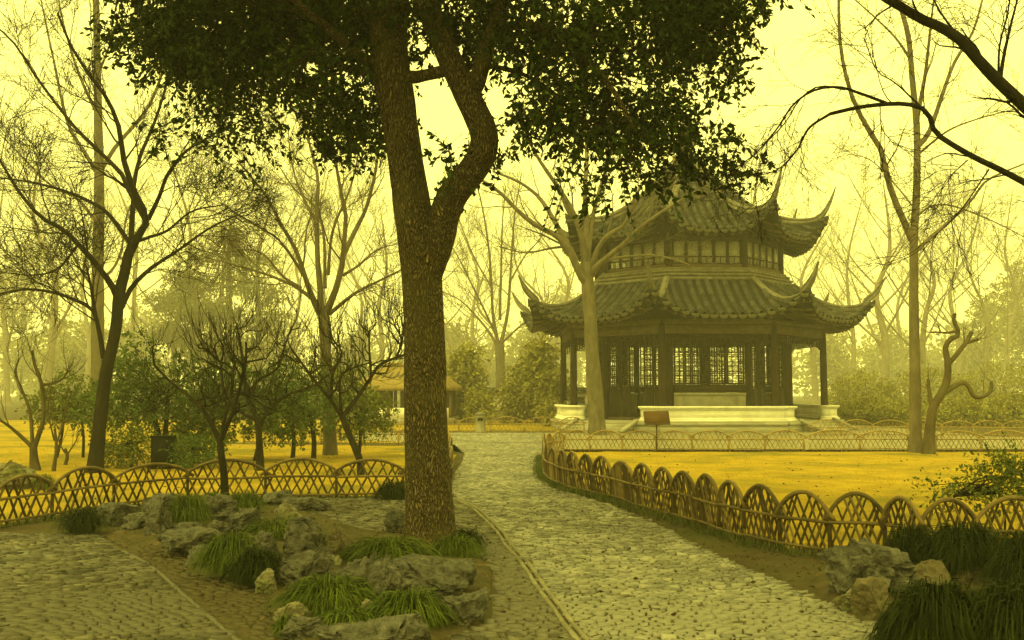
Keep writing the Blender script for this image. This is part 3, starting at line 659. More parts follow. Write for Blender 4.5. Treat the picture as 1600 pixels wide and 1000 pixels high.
MB().box((0, 0, .34), (.42, .34, .68)).obj('body', MT['metal'], cb); MB().box((0, 0, .695), (.45, .37, .03)).obj('lid', MT['metal'], cb); MB().box((0, -.175, .34), (.36, .012, .58)).obj('door', MT['metal'], cb)
# thatched hut behind the trunk
hut = empty('thatched_hut', (-5.45, 51, 0), 'small hut with golden thatched roof half hidden behind the trunk', 'hut')
w2, d2, ez, rz = 2.75, 1.9, 1.95, 3.1
V = [(-w2, -d2, ez), (w2, -d2, ez), (w2, d2, ez), (-w2, d2, ez), (-1.2, 0, rz), (1.2, 0, rz)]
V += [(x, y, z-.2) for x, y, z in V[:4]]
MB().add(V, [[0, 1, 5, 4], [2, 3, 4, 5], [6, 7, 1, 0], [7, 8, 2, 1], [8, 9, 3, 2], [9, 6, 0, 3], [9, 8, 7, 6]], [[1, 2, 5], [3, 0, 4]]).obj('roof', MT['thatch'], hut)
MB().bar((-1.35, 0, rz+.03), (1.35, 0, rz+.03), .3, .2).obj('ridge', MT['thatch'], hut)
gb = MB()
for x in np.linspace(-1.6, .2, 7): gb.bar((x, -d2*.62, 2.4), (x+.26, -d2*.45, 2.72), .05, .06)
gb.obj('roof_carving', MT['ridge'], hut)
for x in (-2.3, -.9, .9, 2.3):
    MB().tube([(x, -1.5, 0), (x, -1.5, 1.9)], .09, 8).obj('post', MT['wood_beam'], hut); MB().tube([(x, 1.5, 0), (x, 1.5, 1.9)], .09, 8).obj('post', MT['wood_beam'], hut)
MB().box((0, 0, .18), (4.9, 3.3, .36)).obj('base', MT['greystone'], hut)
MB().box((0, -1.45, .62), (4.4, .1, .5)).obj('railing', MT['whitestone'], hut)
for x in (-1.55, -.05, 1.55): MB().box((x, 1.2, 1.25), (1.1, .08, 1.2)).obj('lattice_window', MT['wood_beam'], hut)
# whitewashed garden wall
gw = empty('garden_wall', (1.0, 58, 0), 'whitewashed garden wall with dark cap far behind the path', 'wall')
MB().box((0, 0, .85), (11, .3, 1.7)).obj('wall', MT['plaster'], gw)
MB().add([(-5.55, -.32, 1.7), (5.55, -.32, 1.7), (5.55, .32, 1.7), (-5.55, .32, 1.7), (-5.55, 0, 1.98), (5.55, 0, 1.98)], [[0, 1, 5, 4], [2, 3, 4, 5], [3, 2, 1, 0]], [[1, 2, 5], [3, 0, 4]]).obj('cap', MT['tile'], gw)
for x in (-3.2, -1.15, .9, 3.0):
    f_ = MB(); 
    for q in (-.35, .35): f_.box((x+q, -.17, 1.05), (.07, .06, .8)); f_.box((x, -.17, 1.05+q), (.64, .055, .07))
    for q in (-.2, 0, .2): f_.bar((x-.33, -.165, 1.05+q-.15), (x+.33, -.165, 1.05+q+.15), .03, .035); f_.bar((x-.33, -.16, 1.05+q+.15), (x+.33, -.16, 1.05+q-.15), .03, .035)
    wn = f_.obj('lattice_window', MT['wood_beam'], gw); MB().box((x, -.155, 1.05), (.66, .02, .66)).obj('recess_shade', MT['wood'], wn)  # dark panel on the wall face stands in for a shaded window hole
# ------------------------------------------------------------------ trees
def limb(pts, Y, r0, r1, n=16, dy=0.0, pw=.8, wob=0):       # pts: photo pixels at depth Y (or px, py, depth offset)
    P = np.array([W(p[0], p[1], Y + (p[2] if len(p) > 2 else dy*i/max(1, len(pts)-1))) for i, p in enumerate(pts)])
    P = resample(P, n); u = np.linspace(0, 1, n)
    if wob: P[1:] += wob*(fbm(P[1:]*1.3, 11, 2)[:, None]*np.array([[.6, .6, .2]]))
    return P, r0 + (r1-r0)*u**pw
def grow(r, P, Rd, nch, t0, t1, lmin, lmax, ang, up, wob, N, rk, rmin, flat=0.):
    Bn, n, _ = P.shape; nb = Bn*nch
    t = np.tile((np.arange(nch)+.5)/nch, Bn) + r.uniform(-.5, .5, nb)/nch; t = t0 + (t1-t0)*np.clip(t, 0, 1)
    b = np.repeat(np.arange(Bn), nch); x = t*(n-1); i = np.clip(x.astype(int), 0, n-2); f = (x-i)[:, None]
    o = P[b, i]*(1-f) + P[b, i+1]*f; rad = Rd[b, i]*(1-f[:, 0]) + Rd[b, i+1]*f[:, 0]
    T = nrm(P[b, i+1]-P[b, i]); rv = r.normal(size=(nb, 3)); side = nrm(rv - (rv*T).sum(1, keepdims=True)*T)
    a = np.radians(r.uniform(*ang, nb))[:, None]; d = nrm(T*np.cos(a) + side*np.sin(a))
    L_ = r.uniform(lmin, lmax, nb)*(1-.45*t)
    Q = np.empty((nb, N, 3)); Q[:, 0] = o
    for s in range(1, N):
        d = nrm(d + wob*r.normal(size=(nb, 3)) + np.array([0, 0, up])*(1/(N-1))*2)
        Q[:, s] = Q[:, s-1] + d*(L_/(N-1))[:, None]
    Q[:, :, 2] = np.maximum(Q[:, :, 2], .1)
    r0 = np.maximum(rad*rk*r.uniform(.7, 1.0, nb), rmin); r1 = np.maximum(r0*.3, rmin*.55)
    u = np.linspace(0, 1, N)[None]
    return Q, r0[:, None]*(1-u) + r1[:, None]*u
def bare_tree(name, limbs, label, levels, m, seed, cat='tree', group=None, tw=None, root_flare=True, first=1, sides=10, extra=None):
    """limbs: list of (P, R); limbs[:first] are the trunk, the others limbs. levels: list of grow() settings"""
    r = np.random.default_rng(seed); base = limbs[0][0][0].copy(); base[2] = 0
    root = empty(name, base, label, cat, group)
    tb = MB()
    for j, (P, Rd) in enumerate(limbs):
        Rd = Rd.copy(); P = P.copy()
        if j < first and root_flare:
            hgt = P[:, 2]; Rd *= 1 + .35*np.exp(-np.maximum(hgt, 0)/.22); P[0, 2] = min(P[0, 2], -.06)
        V, F = tubes((P-base)[None], Rd[None], sides); V += .12*np.repeat(Rd, sides)[:, None]*fbm(V*[5, 5, 1.6], seed, 3)[:, None]
        tb.add(V, F)
    tb.obj('trunk', m, root, sm=True)
    n = 16; cur = [(np.stack([resample(P, n) for P, _ in limbs]), np.stack([np.interp(np.linspace(0, 1, n), np.linspace(0, 1, len(q)), q) for _, q in limbs]))]
    cb_ = MB(); skip = first
    for li, lv in enumerate(levels):
        P, Rd = cur[-1]
        if li == 0: P, Rd = P[skip:] if len(P) > skip else P, Rd[skip:] if len(Rd) > skip else Rd
        Q, Rq = grow(r, P, Rd, **lv)
        V, F = tubes(Q-base, Rq, 5 if li == 0 else 3); cb_.add(V, F); cur.append((Q, Rq))
    cb_.obj('crown', tw or m, root, kind='stuff', sm=True)
    return root, cur
def LV(nch, lmin, lmax, ang=(25, 60), up=.15, wob=.12, N=6, rk=.6, rmin=.004, t0=.25, t1=1.0): return dict(nch=nch, t0=t0, t1=t1, lmin=lmin, lmax=lmax, ang=ang, up=up, wob=wob, N=N, rk=rk, rmin=rmin)

def leaf_mesh(r, C, D, size, asp=.5, fold=.25, jit=.35):     # leaves at C pointing along D
    n = len(C); D = nrm(D + jit*r.normal(size=(n, 3))); rv = r.normal(size=(n, 3)); S = nrm(np.cross(D, rv)); Nn = np.cross(S, D)
    s = size*r.uniform(.65, 1.2, (n, 1)); w = s*asp*.5
    V = np.stack([C, C + D*s*.45 + S*w + Nn*w*fold, C + D*s, C + D*s*.45 - S*w + Nn*w*fold], 1).reshape(-1, 3)
    i = (np.arange(n)*4)[:, None]
    return V, np.vstack([i + [[0, 1, 2]], i + [[0, 2, 3]]])
def blob_points(r, blobs, n, shell=.45):
    vol = np.array([b[3]*b[4]*b[5]*(b[6] if len(b) > 6 else 1) for b in blobs]); k = r.choice(len(blobs), n, p=vol/vol.sum()); B_ = np.array([b[:6] for b in blobs])[k]
    d = nrm(r.normal(size=(n, 3))); rad = r.random((n, 1))**shell
    return B_[:, :3] + d*rad*B_[:, 3:], d
def sprigs(r, C, D, per, length, droop=.25):                 # leaf positions along short twigs
    n = len(C); D = nrm(D*.7 + r.normal(size=(n, 3))*.7 - np.array([0, 0, droop])); t = (np.arange(per)+.6)/per
    P = C[:, None] + D[:, None]*(t[None, :, None]*length) - np.array([0, 0, 1])*(t**2*length*droop)[None, :, None]
    out = nrm(r.normal(size=(n, per, 3)) + D[:, None]*.9 - np.array([0, 0, .3]))
    return P.reshape(-1, 3), out.reshape(-1, 3), D

# ---- the big evergreen in the foreground
YM = 10.2
base = G(672, 850); base = np.array([base[0], YM, 0.])
mt = empty('evergreen_tree', base, 'large evergreen tree with furrowed trunk and dark leafy crown beside the path', 'tree')
prof = [(852,612,732),(846,620,724),(838,627,716),(825,632,711),(800,634,709),(700,634,700),(620,633,696),(550,632,694),(460,629,691),(415,626,688),(370,620,682),(330,614,673),(270,608,663),(200,599,652),(150,590,645),(100,582,637),(50,578,636),(0,579,640),(-60,583,640),(-140,590,640),(-230,600,640)]
cp = resample(np.array([np.r_[W((a_+b_)/2, y, YM), (b_-a_)/2/FPX*YM] for y, a_, b_ in prof]), 150); cp[0, 2] = -.08
def barky(P, Rd, k, seed, amp=1.0):
    V, F = tubes((P-base)[None], Rd[None], k); n = len(P)
    rr = np.repeat(Rd, k)[:, None]; ctr = np.repeat(P-base, k, axis=0); dirv = nrm(V-ctr)
    ang_ = np.tile(np.arange(k)*2*math.pi/k, n); hh = np.repeat(np.r_[0, np.cumsum(np.linalg.norm(np.diff(P, axis=0), axis=1))], k)
    q = np.stack([np.cos(ang_)*5.2, np.sin(ang_)*5.2, hh*2.3], -1); q = q + .25*np.stack([fbm(q*1.5, 40+seed, 2)]*3, -1)
    ridge_ = 1-np.abs(vnoise(q*1.25, seed))*2.0; big = fbm(np.stack([np.cos(ang_), np.sin(ang_), hh*.8], -1), seed+5, 3)
    return V + dirv*(amp*(.009*np.clip(ridge_, -.6, 1) + .016*big*np.minimum(1, rr[:, 0]/.2)))[:, None], F
tk = MB(); V, F = barky(cp[:, :3], cp[:, 3]*1.0, 72, 3); tk.add(V, F)
tk.obj('trunk', MT['bark'], mt, sm=True)
ML = []
def mlimb(pts, r0, r1, n=40, dy=0, name='limb', k=24):
    P, Rd = limb(pts, YM, r0, r1, n, dy); Rd = Rd*np.interp(np.linspace(0, 1, n), [0, .1, 1], [.72, 1, 1]); V, F = barky(P, Rd, k, len(ML)+9, .7); MB().add(V, F).obj(name, MT['bark'], mt, sm=True); ML.append((P, Rd))
mlimb([(662,455,0),(676,405,-.02),(688,365,-.04),(696,333,-.05),(712,300,-.1),(738,268,-.15),(755,238,-.2),(757,208,-.2),(744,178,-.2),(727,143,-.2),(706,100,-.2),(688,55,-.2),(664,0,-.2),(650,-60,-.1),(640,-140,0)], .185, .10, 60, k=36)
mlimb([(735,155,-.2),(748,120,-.25),(762,70,-.3),(780,22,-.4),(800,-40,-.5),(830,-120,-.6)], .10, .05)
mlimb([(625,118,0),(650,120,-.1),(690,112,-.2),(708,108,-.2)], .07, .06, 16)
mlimb([(592,105,0),(560,85,-.2),(517,48,-.5),(470,10,-.8),(420,-40,-1)], .06, .025)
mlimb([(590,112,0),(545,108,.3),(500,92,.6),(440,98,.9),(380,120,1.1),(330,160,1.2)], .05, .018)
mlimb([(600,60,0),(560,0,.5),(500,-60,.9),(400,-110,1.2),(300,-120,1.3),(230,-80,1.3)], .07, .02)
mlimb([(770,45,-.3),(830,40,-.6),(890,70,-.8),(950,130,-1),(990,200,-1.1)], .05, .015)
mlimb([(790,0,-.4),(870,-30,0),(960,-20,.3),(1050,20,.5),(1130,80,.6)], .05, .015)
mlimb([(700,100,-.2),(800,110,.4),(870,150,.7),(920,220,.9)], .03, .012)
mlimb([(660,-30,-.2),(800,-110,.8),(950,-130,1.2),(1100,-80,1.4),(1200,-10,1.4)], .06, .015)
r = np.random.default_rng(21)
def PB(px, py, Y, rx, ry, rz, wgt=1): c = W(px, py, Y); k = Y/FPX; return (c[0], c[1], c[2], rx*k, ry, rz*k, wgt)
blobs = [PB(330,60,11.2,140,1.2,80), PB(430,110,10.8,120,1.0,85), PB(360,190,11.2,85,.8,55), PB(300,240,11.4,50,.5,28), PB(520,130,10.7,90,.9,70), PB(480,190,10.6,80,.7,38), PB(250,30,11.4,90,.9,60),
 PB(420,20,11,160,1.2,60), PB(560,40,10.6,110,1,60), PB(385,235,11,45,.4,28), PB(560,190,10.5,45,.4,30),
 PB(700,30,10.4,110,1,55), PB(790,60,10,90,.9,65), PB(870,80,9.9,110,1,85), PB(860,170,9.8,95,.8,55), PB(960,90,9.9,120,1,90), PB(960,190,9.7,100,.8,65), PB(935,270,9.6,70,.5,42), PB(930,310,9.6,45,.3,22),
 PB(1040,70,10.1,110,1,80), PB(1040,180,9.9,75,.7,65), PB(1050,245,9.8,50,.4,35), PB(1120,40,10.3,90,.9,60), PB(1120,100,10.3,55,.6,40), PB(1165,10,10.5,45,.5,24), PB(800,215,9.9,50,.4,22), PB(1110,240,9.9,35,.3,28,.7), PB(680,170,10.0,55,.4,45,.3), PB(640,210,10.8,45,.4,35,.22), PB(740,240,10.0,60,.4,30,.3),
 PB(400,-80,11,230,1.6,90,.55), PB(700,-90,10.4,240,1.7,90,.55), PB(1000,-70,10.2,220,1.6,90,.55)]
over = [(-2.6, 9.0, 7.2, 2.6, 2.6, 1.3), (.4, 8.6, 7.6, 2.8, 2.6, 1.4), (2.2, 10.4, 7.0, 2.2, 2.4, 1.2), (-1.0, 11.4, 8.6, 3.2, 2.8, 1.3), (-.8, 6.4, 7.4, 2.8, 2.2, 1.0), (-3.4, 11.2, 6.9, 2.2, 2.2, 1.1),  # unseen crown overhead, enlarged toward the camera to shade the foreground
 (3.2, 7.6, 7.2, 2.2, 2.4, 1.0), (-4.8, 7.8, 6.9, 2.2, 2.4, 1.0), (1.6, 5.4, 7.2, 2.6, 1.8, .9), (-3.2, 5.2, 7.0, 2.4, 1.8, .9), (4.6, 9.6, 6.9, 2.0, 2.2, .9), (0, 2.6, 7.2, 3.2, 2.0, .9), (4.4, 4.4, 7.1, 2.2, 2.2, .9), (-5.6, 4.4, 7.0, 2.2, 2.4, .9), (-6.0, 9.6, 6.9, 1.8, 2.2, .9)]
K0, D0 = blob_points(r, blobs, 340, .6)
kk = r.integers(0, 340, 5400); C = K0[kk] + r.normal(size=(5400, 3))*[.20, .20, .13]; D = nrm(D0[kk] + .6*r.normal(size=(5400, 3)))
Pp, Dd, SD = sprigs(r, C, D, 11, .30)
V, F = leaf_mesh(r, Pp, Dd, .088, .52, .3, .3)
over = [(x_, y_, z_+(.7 if y_ > 9 else 0), *q_) for x_, y_, z_, *q_ in over]; C2, D2 = blob_points(r, over, 5200, .6); P2, O2, _q = sprigs(r, C2, D2, 9, .42); V2, F2 = leaf_mesh(r, P2, O2, .15, .5, .3, .3); F = np.vstack([F, F2+len(V)]); V = np.vstack([V, V2])
cr = link('crown', raw('crown', V-base, [F]), MT['leaf'], mt, kind='stuff')
tw_ = MB(); SP = np.stack([C - SD*.12, C, C + SD*.15 - UP*.01, C + SD*.3 - UP*.07], 1); V, F = tubes(SP-base, np.broadcast_to(np.array([.004, .0035, .003, .002]), (len(C), 4)), 3); tw_.add(V, F)
Q = np.stack([resample(P, 16) for P, _ in ML]); Rq = np.stack([np.interp(np.linspace(0, 1, 16), np.linspace(0, 1, len(q)), q) for _, q in ML])
for lv in (LV(7, .7, 1.5, (30, 70), .0, .15, 7, .45, .006), LV(6, .3, .7, (30, 70), .0, .15, 6, .6, .004)):
    sel = slice(3, None) if len(Q) == len(ML) else slice(None)
    Q, Rq = grow(r, Q[sel], Rq[sel], **lv); V, F = tubes(Q-base, Rq, 4); tw_.add(V, F)
tw_.obj('twigs', MT['bark_dark'], mt, kind='stuff')

# ---- bare tree on the left lawn
Y1 = 19.5
T = [limb([(148,736),(155,670),(162,609),(169,569),(176.5,537),(182,501),(184,472),(189,447),(196,421),(201,398),(206,385)], Y1, .15, .10, 24),
 limb([(205,392),(220,360),(232,341),(218,318),(205,285),(193,250),(188,215),(183,190),(166,152),(135,110),(110,70),(90,20)], Y1, .085, .02, dy=-1.5),
 limb([(204,390),(206,350),(209,310),(210,285),(220,240),(238,200),(258,140),(270,80),(280,20)], Y1, .06, .015, dy=1.5),
 limb([(228,345),(205,305),(190,272),(150,232),(115,197),(90,165),(60,125),(20,65),(-15,35)], Y1, .06, .018, dy=1),
 limb([(232,342),(250,305),(262,272),(290,237),(330,212),(375,190)], Y1, .05, .014, dy=-1),
 limb([(184,466),(178,450),(160,425),(130,390),(100,360),(65,340),(30,300),(0,250),(-20,220)], Y1, .07, .022, dy=-1.2),
 limb([(203,380),(170,335),(140,315),(100,298),(50,285),(-20,275)], Y1, .05, .016, dy=.8),
 limb([(190,480),(205,450),(235,420),(280,390),(330,355),(385,330)], Y1, .06, .014, dy=1.3),
 limb([(162,560),(155,520),(149,495),(140,480),(110,466),(80,456),(40,452),(-15,462)], Y1, .055, .018, dy=-.8),
 limb([(149,495),(143,455),(137,425),(133,412)], Y1, .045, .02), limb([(212,378),(235,370),(262,360),(300,330),(350,320)], Y1, .04, .012, dy=-1),
 limb([(120,385),(90,420),(50,430),(0,425)], Y1, .03, .01, dy=.5)]
bare_tree('bare_tree', T, 'dark spreading bare tree on the left lawn behind the bamboo fence', [LV(11, .9, 2.6, (25, 60), .12, .13, 8, .45, .009, .2), LV(8, .5, 1.4, (25, 60), .1, .14, 6, .6, .006), LV(6, .3, .9, (25, 60), .05, .12, 4, .7, .005)], MT['bark_dark'], 31)
# ---- tall hazy tree behind it
Y2 = 56
T = [limb([(156,672),(154,600),(152,500),(153,420),(155,330),(155,270),(153,150),(150,0),(148,-90)], Y2, .46, .15, 24),
 limb([(155,275),(130,235),(105,190),(85,100),(60,-20)], Y2, .14, .04, dy=2), limb([(155,272),(180,230),(230,170),(255,110),(275,40),(285,-40)], Y2, .14, .04, dy=-2),
 limb([(153,180),(125,120),(100,40),(85,-40)], Y2, .11, .03, dy=-2), limb([(152,440),(175,422),(190,390),(200,330),(230,280)], Y2, .10, .03, dy=2), limb([(153,350),(120,310),(80,290),(30,240),(-10,200)], Y2, .10, .03, dy=1), limb([(152,120),(175,60),(190,0),(200,-60)], Y2, .08, .03, dy=2)]
bare_tree('bare_tree', T, 'tall pale bare tree fading in the mist at far left', [LV(9, 1.5, 4.5, (25, 55), .2, .1, 7, .45, .012), LV(6, .8, 2.2, (25, 55), .15, .12, 5, .6, .008), LV(4, .5, 1.2, (25, 55), .1, .12, 4, .7, .006)], MT['bark_brown'], 32)
# ---- fan-shaped tree behind the plum trees
Y3 = 25
T = [limb([(516,713),(513,640),(510,560),(507,510),(505,478)], Y3, .17, .15, 20),
 limb([(500,490),(490,470),(478,437),(462,390),(437,347),(418,309),(404,290),(370,250)], Y3, .085, .022, dy=-1.5), limb([(503,490),(496,400),(495,330),(497,280),(485,230),(470,170)], Y3, .09, .025, dy=1.5),
 limb([(510,490),(525,450),(533,420),(538,379),(540,335),(535,312),(526,264),(515,200)], Y3, .10, .025, dy=-1), limb([(536,400),(555,360),(571,328),(584,280),(594,219),(605,150)], Y3, .07, .02, dy=1),
 limb([(498,475),(465,450),(420,430),(370,415),(320,402)], Y3, .06, .015, dy=1.5), limb([(515,490),(555,458),(590,440),(640,415)], Y3, .06, .015, dy=-1.5),
 limb([(483,445),(455,400),(430,370),(395,350),(350,320)], Y3, .05, .014, dy=-1), limb([(508,450),(505,360),(490,320),(460,295),(430,250)], Y3, .05, .014, dy=2), limb([(470,450),(440,430),(415,400),(390,390),(350,395)], Y3, .045, .012, dy=.5),
 limb([(536,430),(560,415),(590,390),(625,380)], Y3, .045, .012, dy=1), limb([(512,430),(520,360),(545,300),(560,240),(565,190)], Y3, .05, .014, dy=0), limb([(495,350),(470,300),(455,250),(450,200)], Y3, .045, .012, dy=1.5)]
bare_tree('bare_tree', T, 'fan-shaped grey bare tree rising behind the plum trees left of the trunk', [LV(9, .8, 2.3, (20, 55), .18, .12, 7, .45, .008), LV(6, .45, 1.2, (25, 55), .12, .14, 5, .6, .006), LV(6, .3, .9, (25, 55), .1, .14, 4, .7, .0045)], MT['bark_grey'], 33)
# ---- tree at the end of the path
Y4 = 72
T = [limb([(784,656),(783,600),(781,560),(780,535)], Y4, .40, .33, 18), limb([(779,545),(765,520),(745,495),(720,470),(690,455)], Y4, .12, .03, dy=2), limb([(779,540),(770,490),(768,450),(765,400),(755,330),(740,270)], Y4, .15, .04, dy=-2),
 limb([(782,540),(793,490),(797,440),(800,390),(805,330),(815,270)], Y4, .16, .04, dy=2), limb([(785,535),(810,512),(832,496),(860,470)], Y4, .1, .03, dy=-2), limb([(776,525),(750,470),(735,440),(715,400),(695,370)], Y4, .11, .03, dy=-2), limb([(781,500),(783,420),(785,350),(790,290)], Y4, .12, .03), limb([(797,440),(820,400),(845,370),(860,320)], Y4, .08, .03, dy=2), limb([(768,450),(740,400),(720,350),(705,300)], Y4, .08, .03, dy=3)]
bare_tree('bare_tree', T, 'bare forked tree standing at the far end of the path', [LV(9, 1.5, 4.5, (20, 50), .2, .1, 7, .45, .016), LV(6, .8, 2.2, (25, 55), .15, .12, 5, .6, .012), LV(4, .5, 1.2, (25, 55), .1, .12, 4, .7, .008)], MT['bark_grey'], 34)
# ---- tree before the pavilion
Y5 = 37.4
T = [limb([(930,681),(927,600),(923,520),(919,450),(917,410)], Y5, .24, .26, 20), limb([(942,681),(936,610),(930,560),(924,500)], Y5, .13, .15, 16),
 limb([(917,445),(908,432),(891,395),(872,370),(834,350),(808,328),(776,296),(740,275)], Y5, .17, .045, dy=-1.5), limb([(900,408),(885,379),(862,338),(840,306),(808,283),(770,268)], Y5, .14, .04, dy=1.5),
 limb([(915,420),(906,360),(885,312),(859,274),(834,235),(815,190)], Y5, .15, .04, dy=-2), limb([(919,425),(916,344),(914,296),(917,248),(914,190),(905,130)], Y5, .17, .04, dy=1),
 limb([(925,430),(932,416),(959,394),(977,379),(1000,356),(1030,334),(1067,311),(1112,287)], Y5, .13, .035, dy=-2.5), limb([(924,420),(931,397),(940,379),(952,366),(975,352),(985,330),(992,308),(1015,270)], Y5, .13, .04, dy=-1),
 limb([(930,428),(948,408),(977,401),(1022,399),(1056,406),(1080,415)], Y5, .06, .02, dy=-2.5), limb([(918,400),(928,330),(945,270),(960,210),(965,150)], Y5, .12, .035, dy=1.5), limb([(885,385),(860,388),(820,395),(780,385)], Y5, .06, .02, dy=-1), limb([(985,330),(1010,300),(1050,290),(1090,250),(1120,220)], Y5, .05, .02, dy=-2)]
bare_tree('bare_tree', T, 'grey smooth-barked bare tree directly in front of the pavilion steps', [LV(7, 1.0, 3.2, (25, 55), .12, .12, 7, .4, .010), LV(5, .6, 1.6, (25, 55), .1, .14, 5, .6, .008), LV(3, .3, .9, (25, 55), .05, .12, 4, .7, .006)], MT['bark_grey'], 35, first=2)
# ---- tall tree on the right lawn
Y6 = 26.0
T = [limb([(1431,706),(1430,600),(1428,500),(1428,430),(1428,370),(1432,300),(1433,240),(1432,190),(1425,120),(1420,60),(1405,0),(1395,-60)], Y6, .17, .055, 30),
 limb([(1425,375),(1405,330),(1390,290),(1375,230),(1355,200),(1335,160),(1322,120),(1312,60),(1310,-10),(1305,-60)], Y6, .10, .03, dy=-1), limb([(1432,392),(1455,370),(1490,340),(1520,310),(1545,280),(1610,252)], Y6, .06, .02, dy=1),
 limb([(1434,228),(1450,210),(1465,170),(1490,100),(1520,50),(1540,-20)], Y6, .08, .025, dy=1.5), limb([(1431,195),(1445,120),(1452,60),(1460,-10)], Y6, .07, .02, dy=-1), limb([(1424,95),(1400,60),(1370,30),(1325,-10)], Y6, .04, .015, dy=1), limb([(1436,240),(1480,205),(1530,185),(1590,170)], Y6, .035, .012, dy=-1), limb([(1430,340),(1455,322),(1490,322),(1550,345),(1600,370)], Y6, .03, .012, dy=1), limb([(1428,325),(1400,290),(1360,250),(1320,240)], Y6, .025, .01, dy=2)]
bare_tree('bare_tree', T, 'tall straight bare tree on the right edge of the golden lawn', [LV(8, .9, 2.6, (30, 65), .08, .13, 7, .35, .008), LV(6, .5, 1.4, (30, 60), .05, .14, 5, .6, .0055), LV(3, .25, .8, (30, 60), .05, .14, 3, .7, .0045)], MT['bark_grey'], 36, tw=MT['bark_brown'])
# ---- gnarled pruned tree at its foot
Y9 = 25.5
T = [limb([(1450,707),(1453,672),(1458,637),(1472,614),(1480,592),(1481,566),(1477,544),(1484,531),(1498,522),(1490,500),(1492,490)], Y9, .16, .05, 26), limb([(1481,570),(1498,550),(1510,534),(1518,519)], Y9, .07, .055), limb([(1510,536),(1520,533),(1529,530)], Y9, .04, .035, 6),
 limb([(1470,618),(1488,605),(1504,598),(1514,605),(1520,618),(1533,621),(1548,611),(1549,596)], Y9, .085, .045, 24), limb([(1456,635),(1452,612),(1450,592)], Y9, .06, .04, 8), limb([(1492,518),(1480,520),(1465,519),(1455,519)], Y9, .04, .02, 8), limb([(1470,520),(1466,508)], Y9, .03, .015, 5)]
bare_tree('pruned_tree', T, 'small gnarled pruned tree with arching cut branch on the right lawn', [LV(5, .4, 1.3, (10, 60), .5, .08, 6, .25, .006, .5), LV(2, .2, .6, (20, 50), .3, .1, 5, .6, .004)], MT['bark_brown'], 37)
# ---- tree outside the frame whose limbs hang into the upper right corner
Y7 = 8.6
tr0 = np.array([6.4, 9.4, 0.]); P = resample(np.array([tr0, tr0+[-.05, 0, 1.5], tr0+[.0, -.1, 3.2], tr0+[.1, 0, 5], tr0+[.0, .2, 7.5]]), 20)
T = [(P, np.linspace(.26, .10, 20))]
def join(L_, z): P, q = L_; P0 = np.array([6.4, 9.35, z]); n = len(P); return resample(np.vstack([P0[None], P]), n+6), np.r_[np.full(6, q[0]*1.15), q]
T += [join(limb([(1660,215),(1600,165),(1560,127),(1530,95),(1500,62),(1470,43),(1440,30),(1410,12),(1370,-12),(1320,-50)], Y7, .078, .035, 30), 3.3),
 join(limb([(1660,318),(1600,285),(1560,264),(1520,245),(1480,221),(1460,205),(1455,186),(1440,168),(1410,162),(1380,163),(1340,168),(1297,178)], Y7, .042, .017, 34), 3.0),
 limb([(1385,161),(1350,148),(1310,136),(1270,142),(1238,165),(1215,200),(1180,240),(1150,262),(1112,285)], Y7, .016, .004, 24, dy=.6), limb([(1297,178),(1264,200),(1245,235),(1215,265),(1180,275)], Y7, .014, .004, 16), limb([(1320,140),(1280,135),(1250,155),(1228,190),(1190,230),(1140,275)], Y7, .009, .003, 16, dy=-.5),
 limb([(1562,130),(1568,90),(1578,45),(1592,-10)], Y7, .02, .008, 10), limb([(1560,125),(1562,70),(1575,20),(1580,-30)], Y7, .012, .006, 10), limb([(1512,250),(1480,280),(1470,300)], Y7, .006, .003, 8), limb([(1545,265),(1500,330),(1460,370),(1440,395)], Y7, .008, .003, 10), limb([(1440,168),(1400,130),(1370,110),(1350,60)], Y7, .01, .003, 10), limb([(1500,60),(1470,20),(1450,-20)], Y7, .012, .006, 8), limb([(1375,162),(1378,200),(1400,230)], Y7, .006, .002, 8)]
bare_tree('bare_tree', T, 'bare tree at right whose thick limbs hang into the upper right corner', [LV(9, .35, 1.2, (20, 65), -.06, .15, 8, .35, .0036, .2), LV(5, .2, .6, (25, 60), -.08, .15, 6, .6, .0026), LV(3, .1, .3, (25, 60), 0, .15, 4, .7, .002)], MT['bark_dark'], 38)

# ---- pollarded plum trees with upright shoots
plum_lv = [LV(7, .5, 1.3, (30, 80), .30, .34, 9, .7, .016, .2), LV(6, .35, 1.5, (10, 60), .65, .09, 6, .35, .0062, .15), LV(2, .25, .8, (15, 45), .6, .06, 4, .6, .0045)]
Yp = 14.2
T = [limb([(352,786),(350,740),(346,712),(343,686)], Yp, .055, .05, 14), limb([(343,690),(329,659),(311,634),(286,612),(264,594),(240,570)], Yp, .045, .014, dy=.5), limb([(344,690),(352,672),(363,645),(376,602),(385,555),(384,535)], Yp, .04, .014, dy=-.4), limb([(345,690),(352,650),(361,616),(363,577),(347,566),(329,553),(322,535)], Yp, .032, .012, dy=.6)]
bare_tree('plum_tree', T, 'nearest dark plum tree standing at the left bamboo fence', [dict(l, lmin=l['lmin']*.75, lmax=l['lmax']*.75) for l in plum_lv], MT['bark_dark'], 41, 'tree', 'bare plum trees')
Yp = 20
T = [limb([(407,728),(405,690),(404,667)], Yp, .075, .065, 12), limb([(404,670),(395,638),(386,616),(381,587),(377,551),(374,528),(370,510)], Yp, .05, .02, dy=-.6), limb([(405,670),(412,652),(426,634),(451,616),(487,604),(515,585)], Yp, .05, .018, dy=.5), limb([(386,620),(404,594),(433,576),(444,544),(455,512)], Yp, .04, .016, dy=.8), limb([(400,655),(370,640),(350,610),(345,570),(330,540)], Yp, .035, .015, dy=-.8)]
bare_tree('plum_tree', T, 'dark twisted plum tree between the evergreen shrubs left of the trunk', plum_lv, MT['bark_dark'], 42, 'tree', 'bare plum trees')
Yp = 19
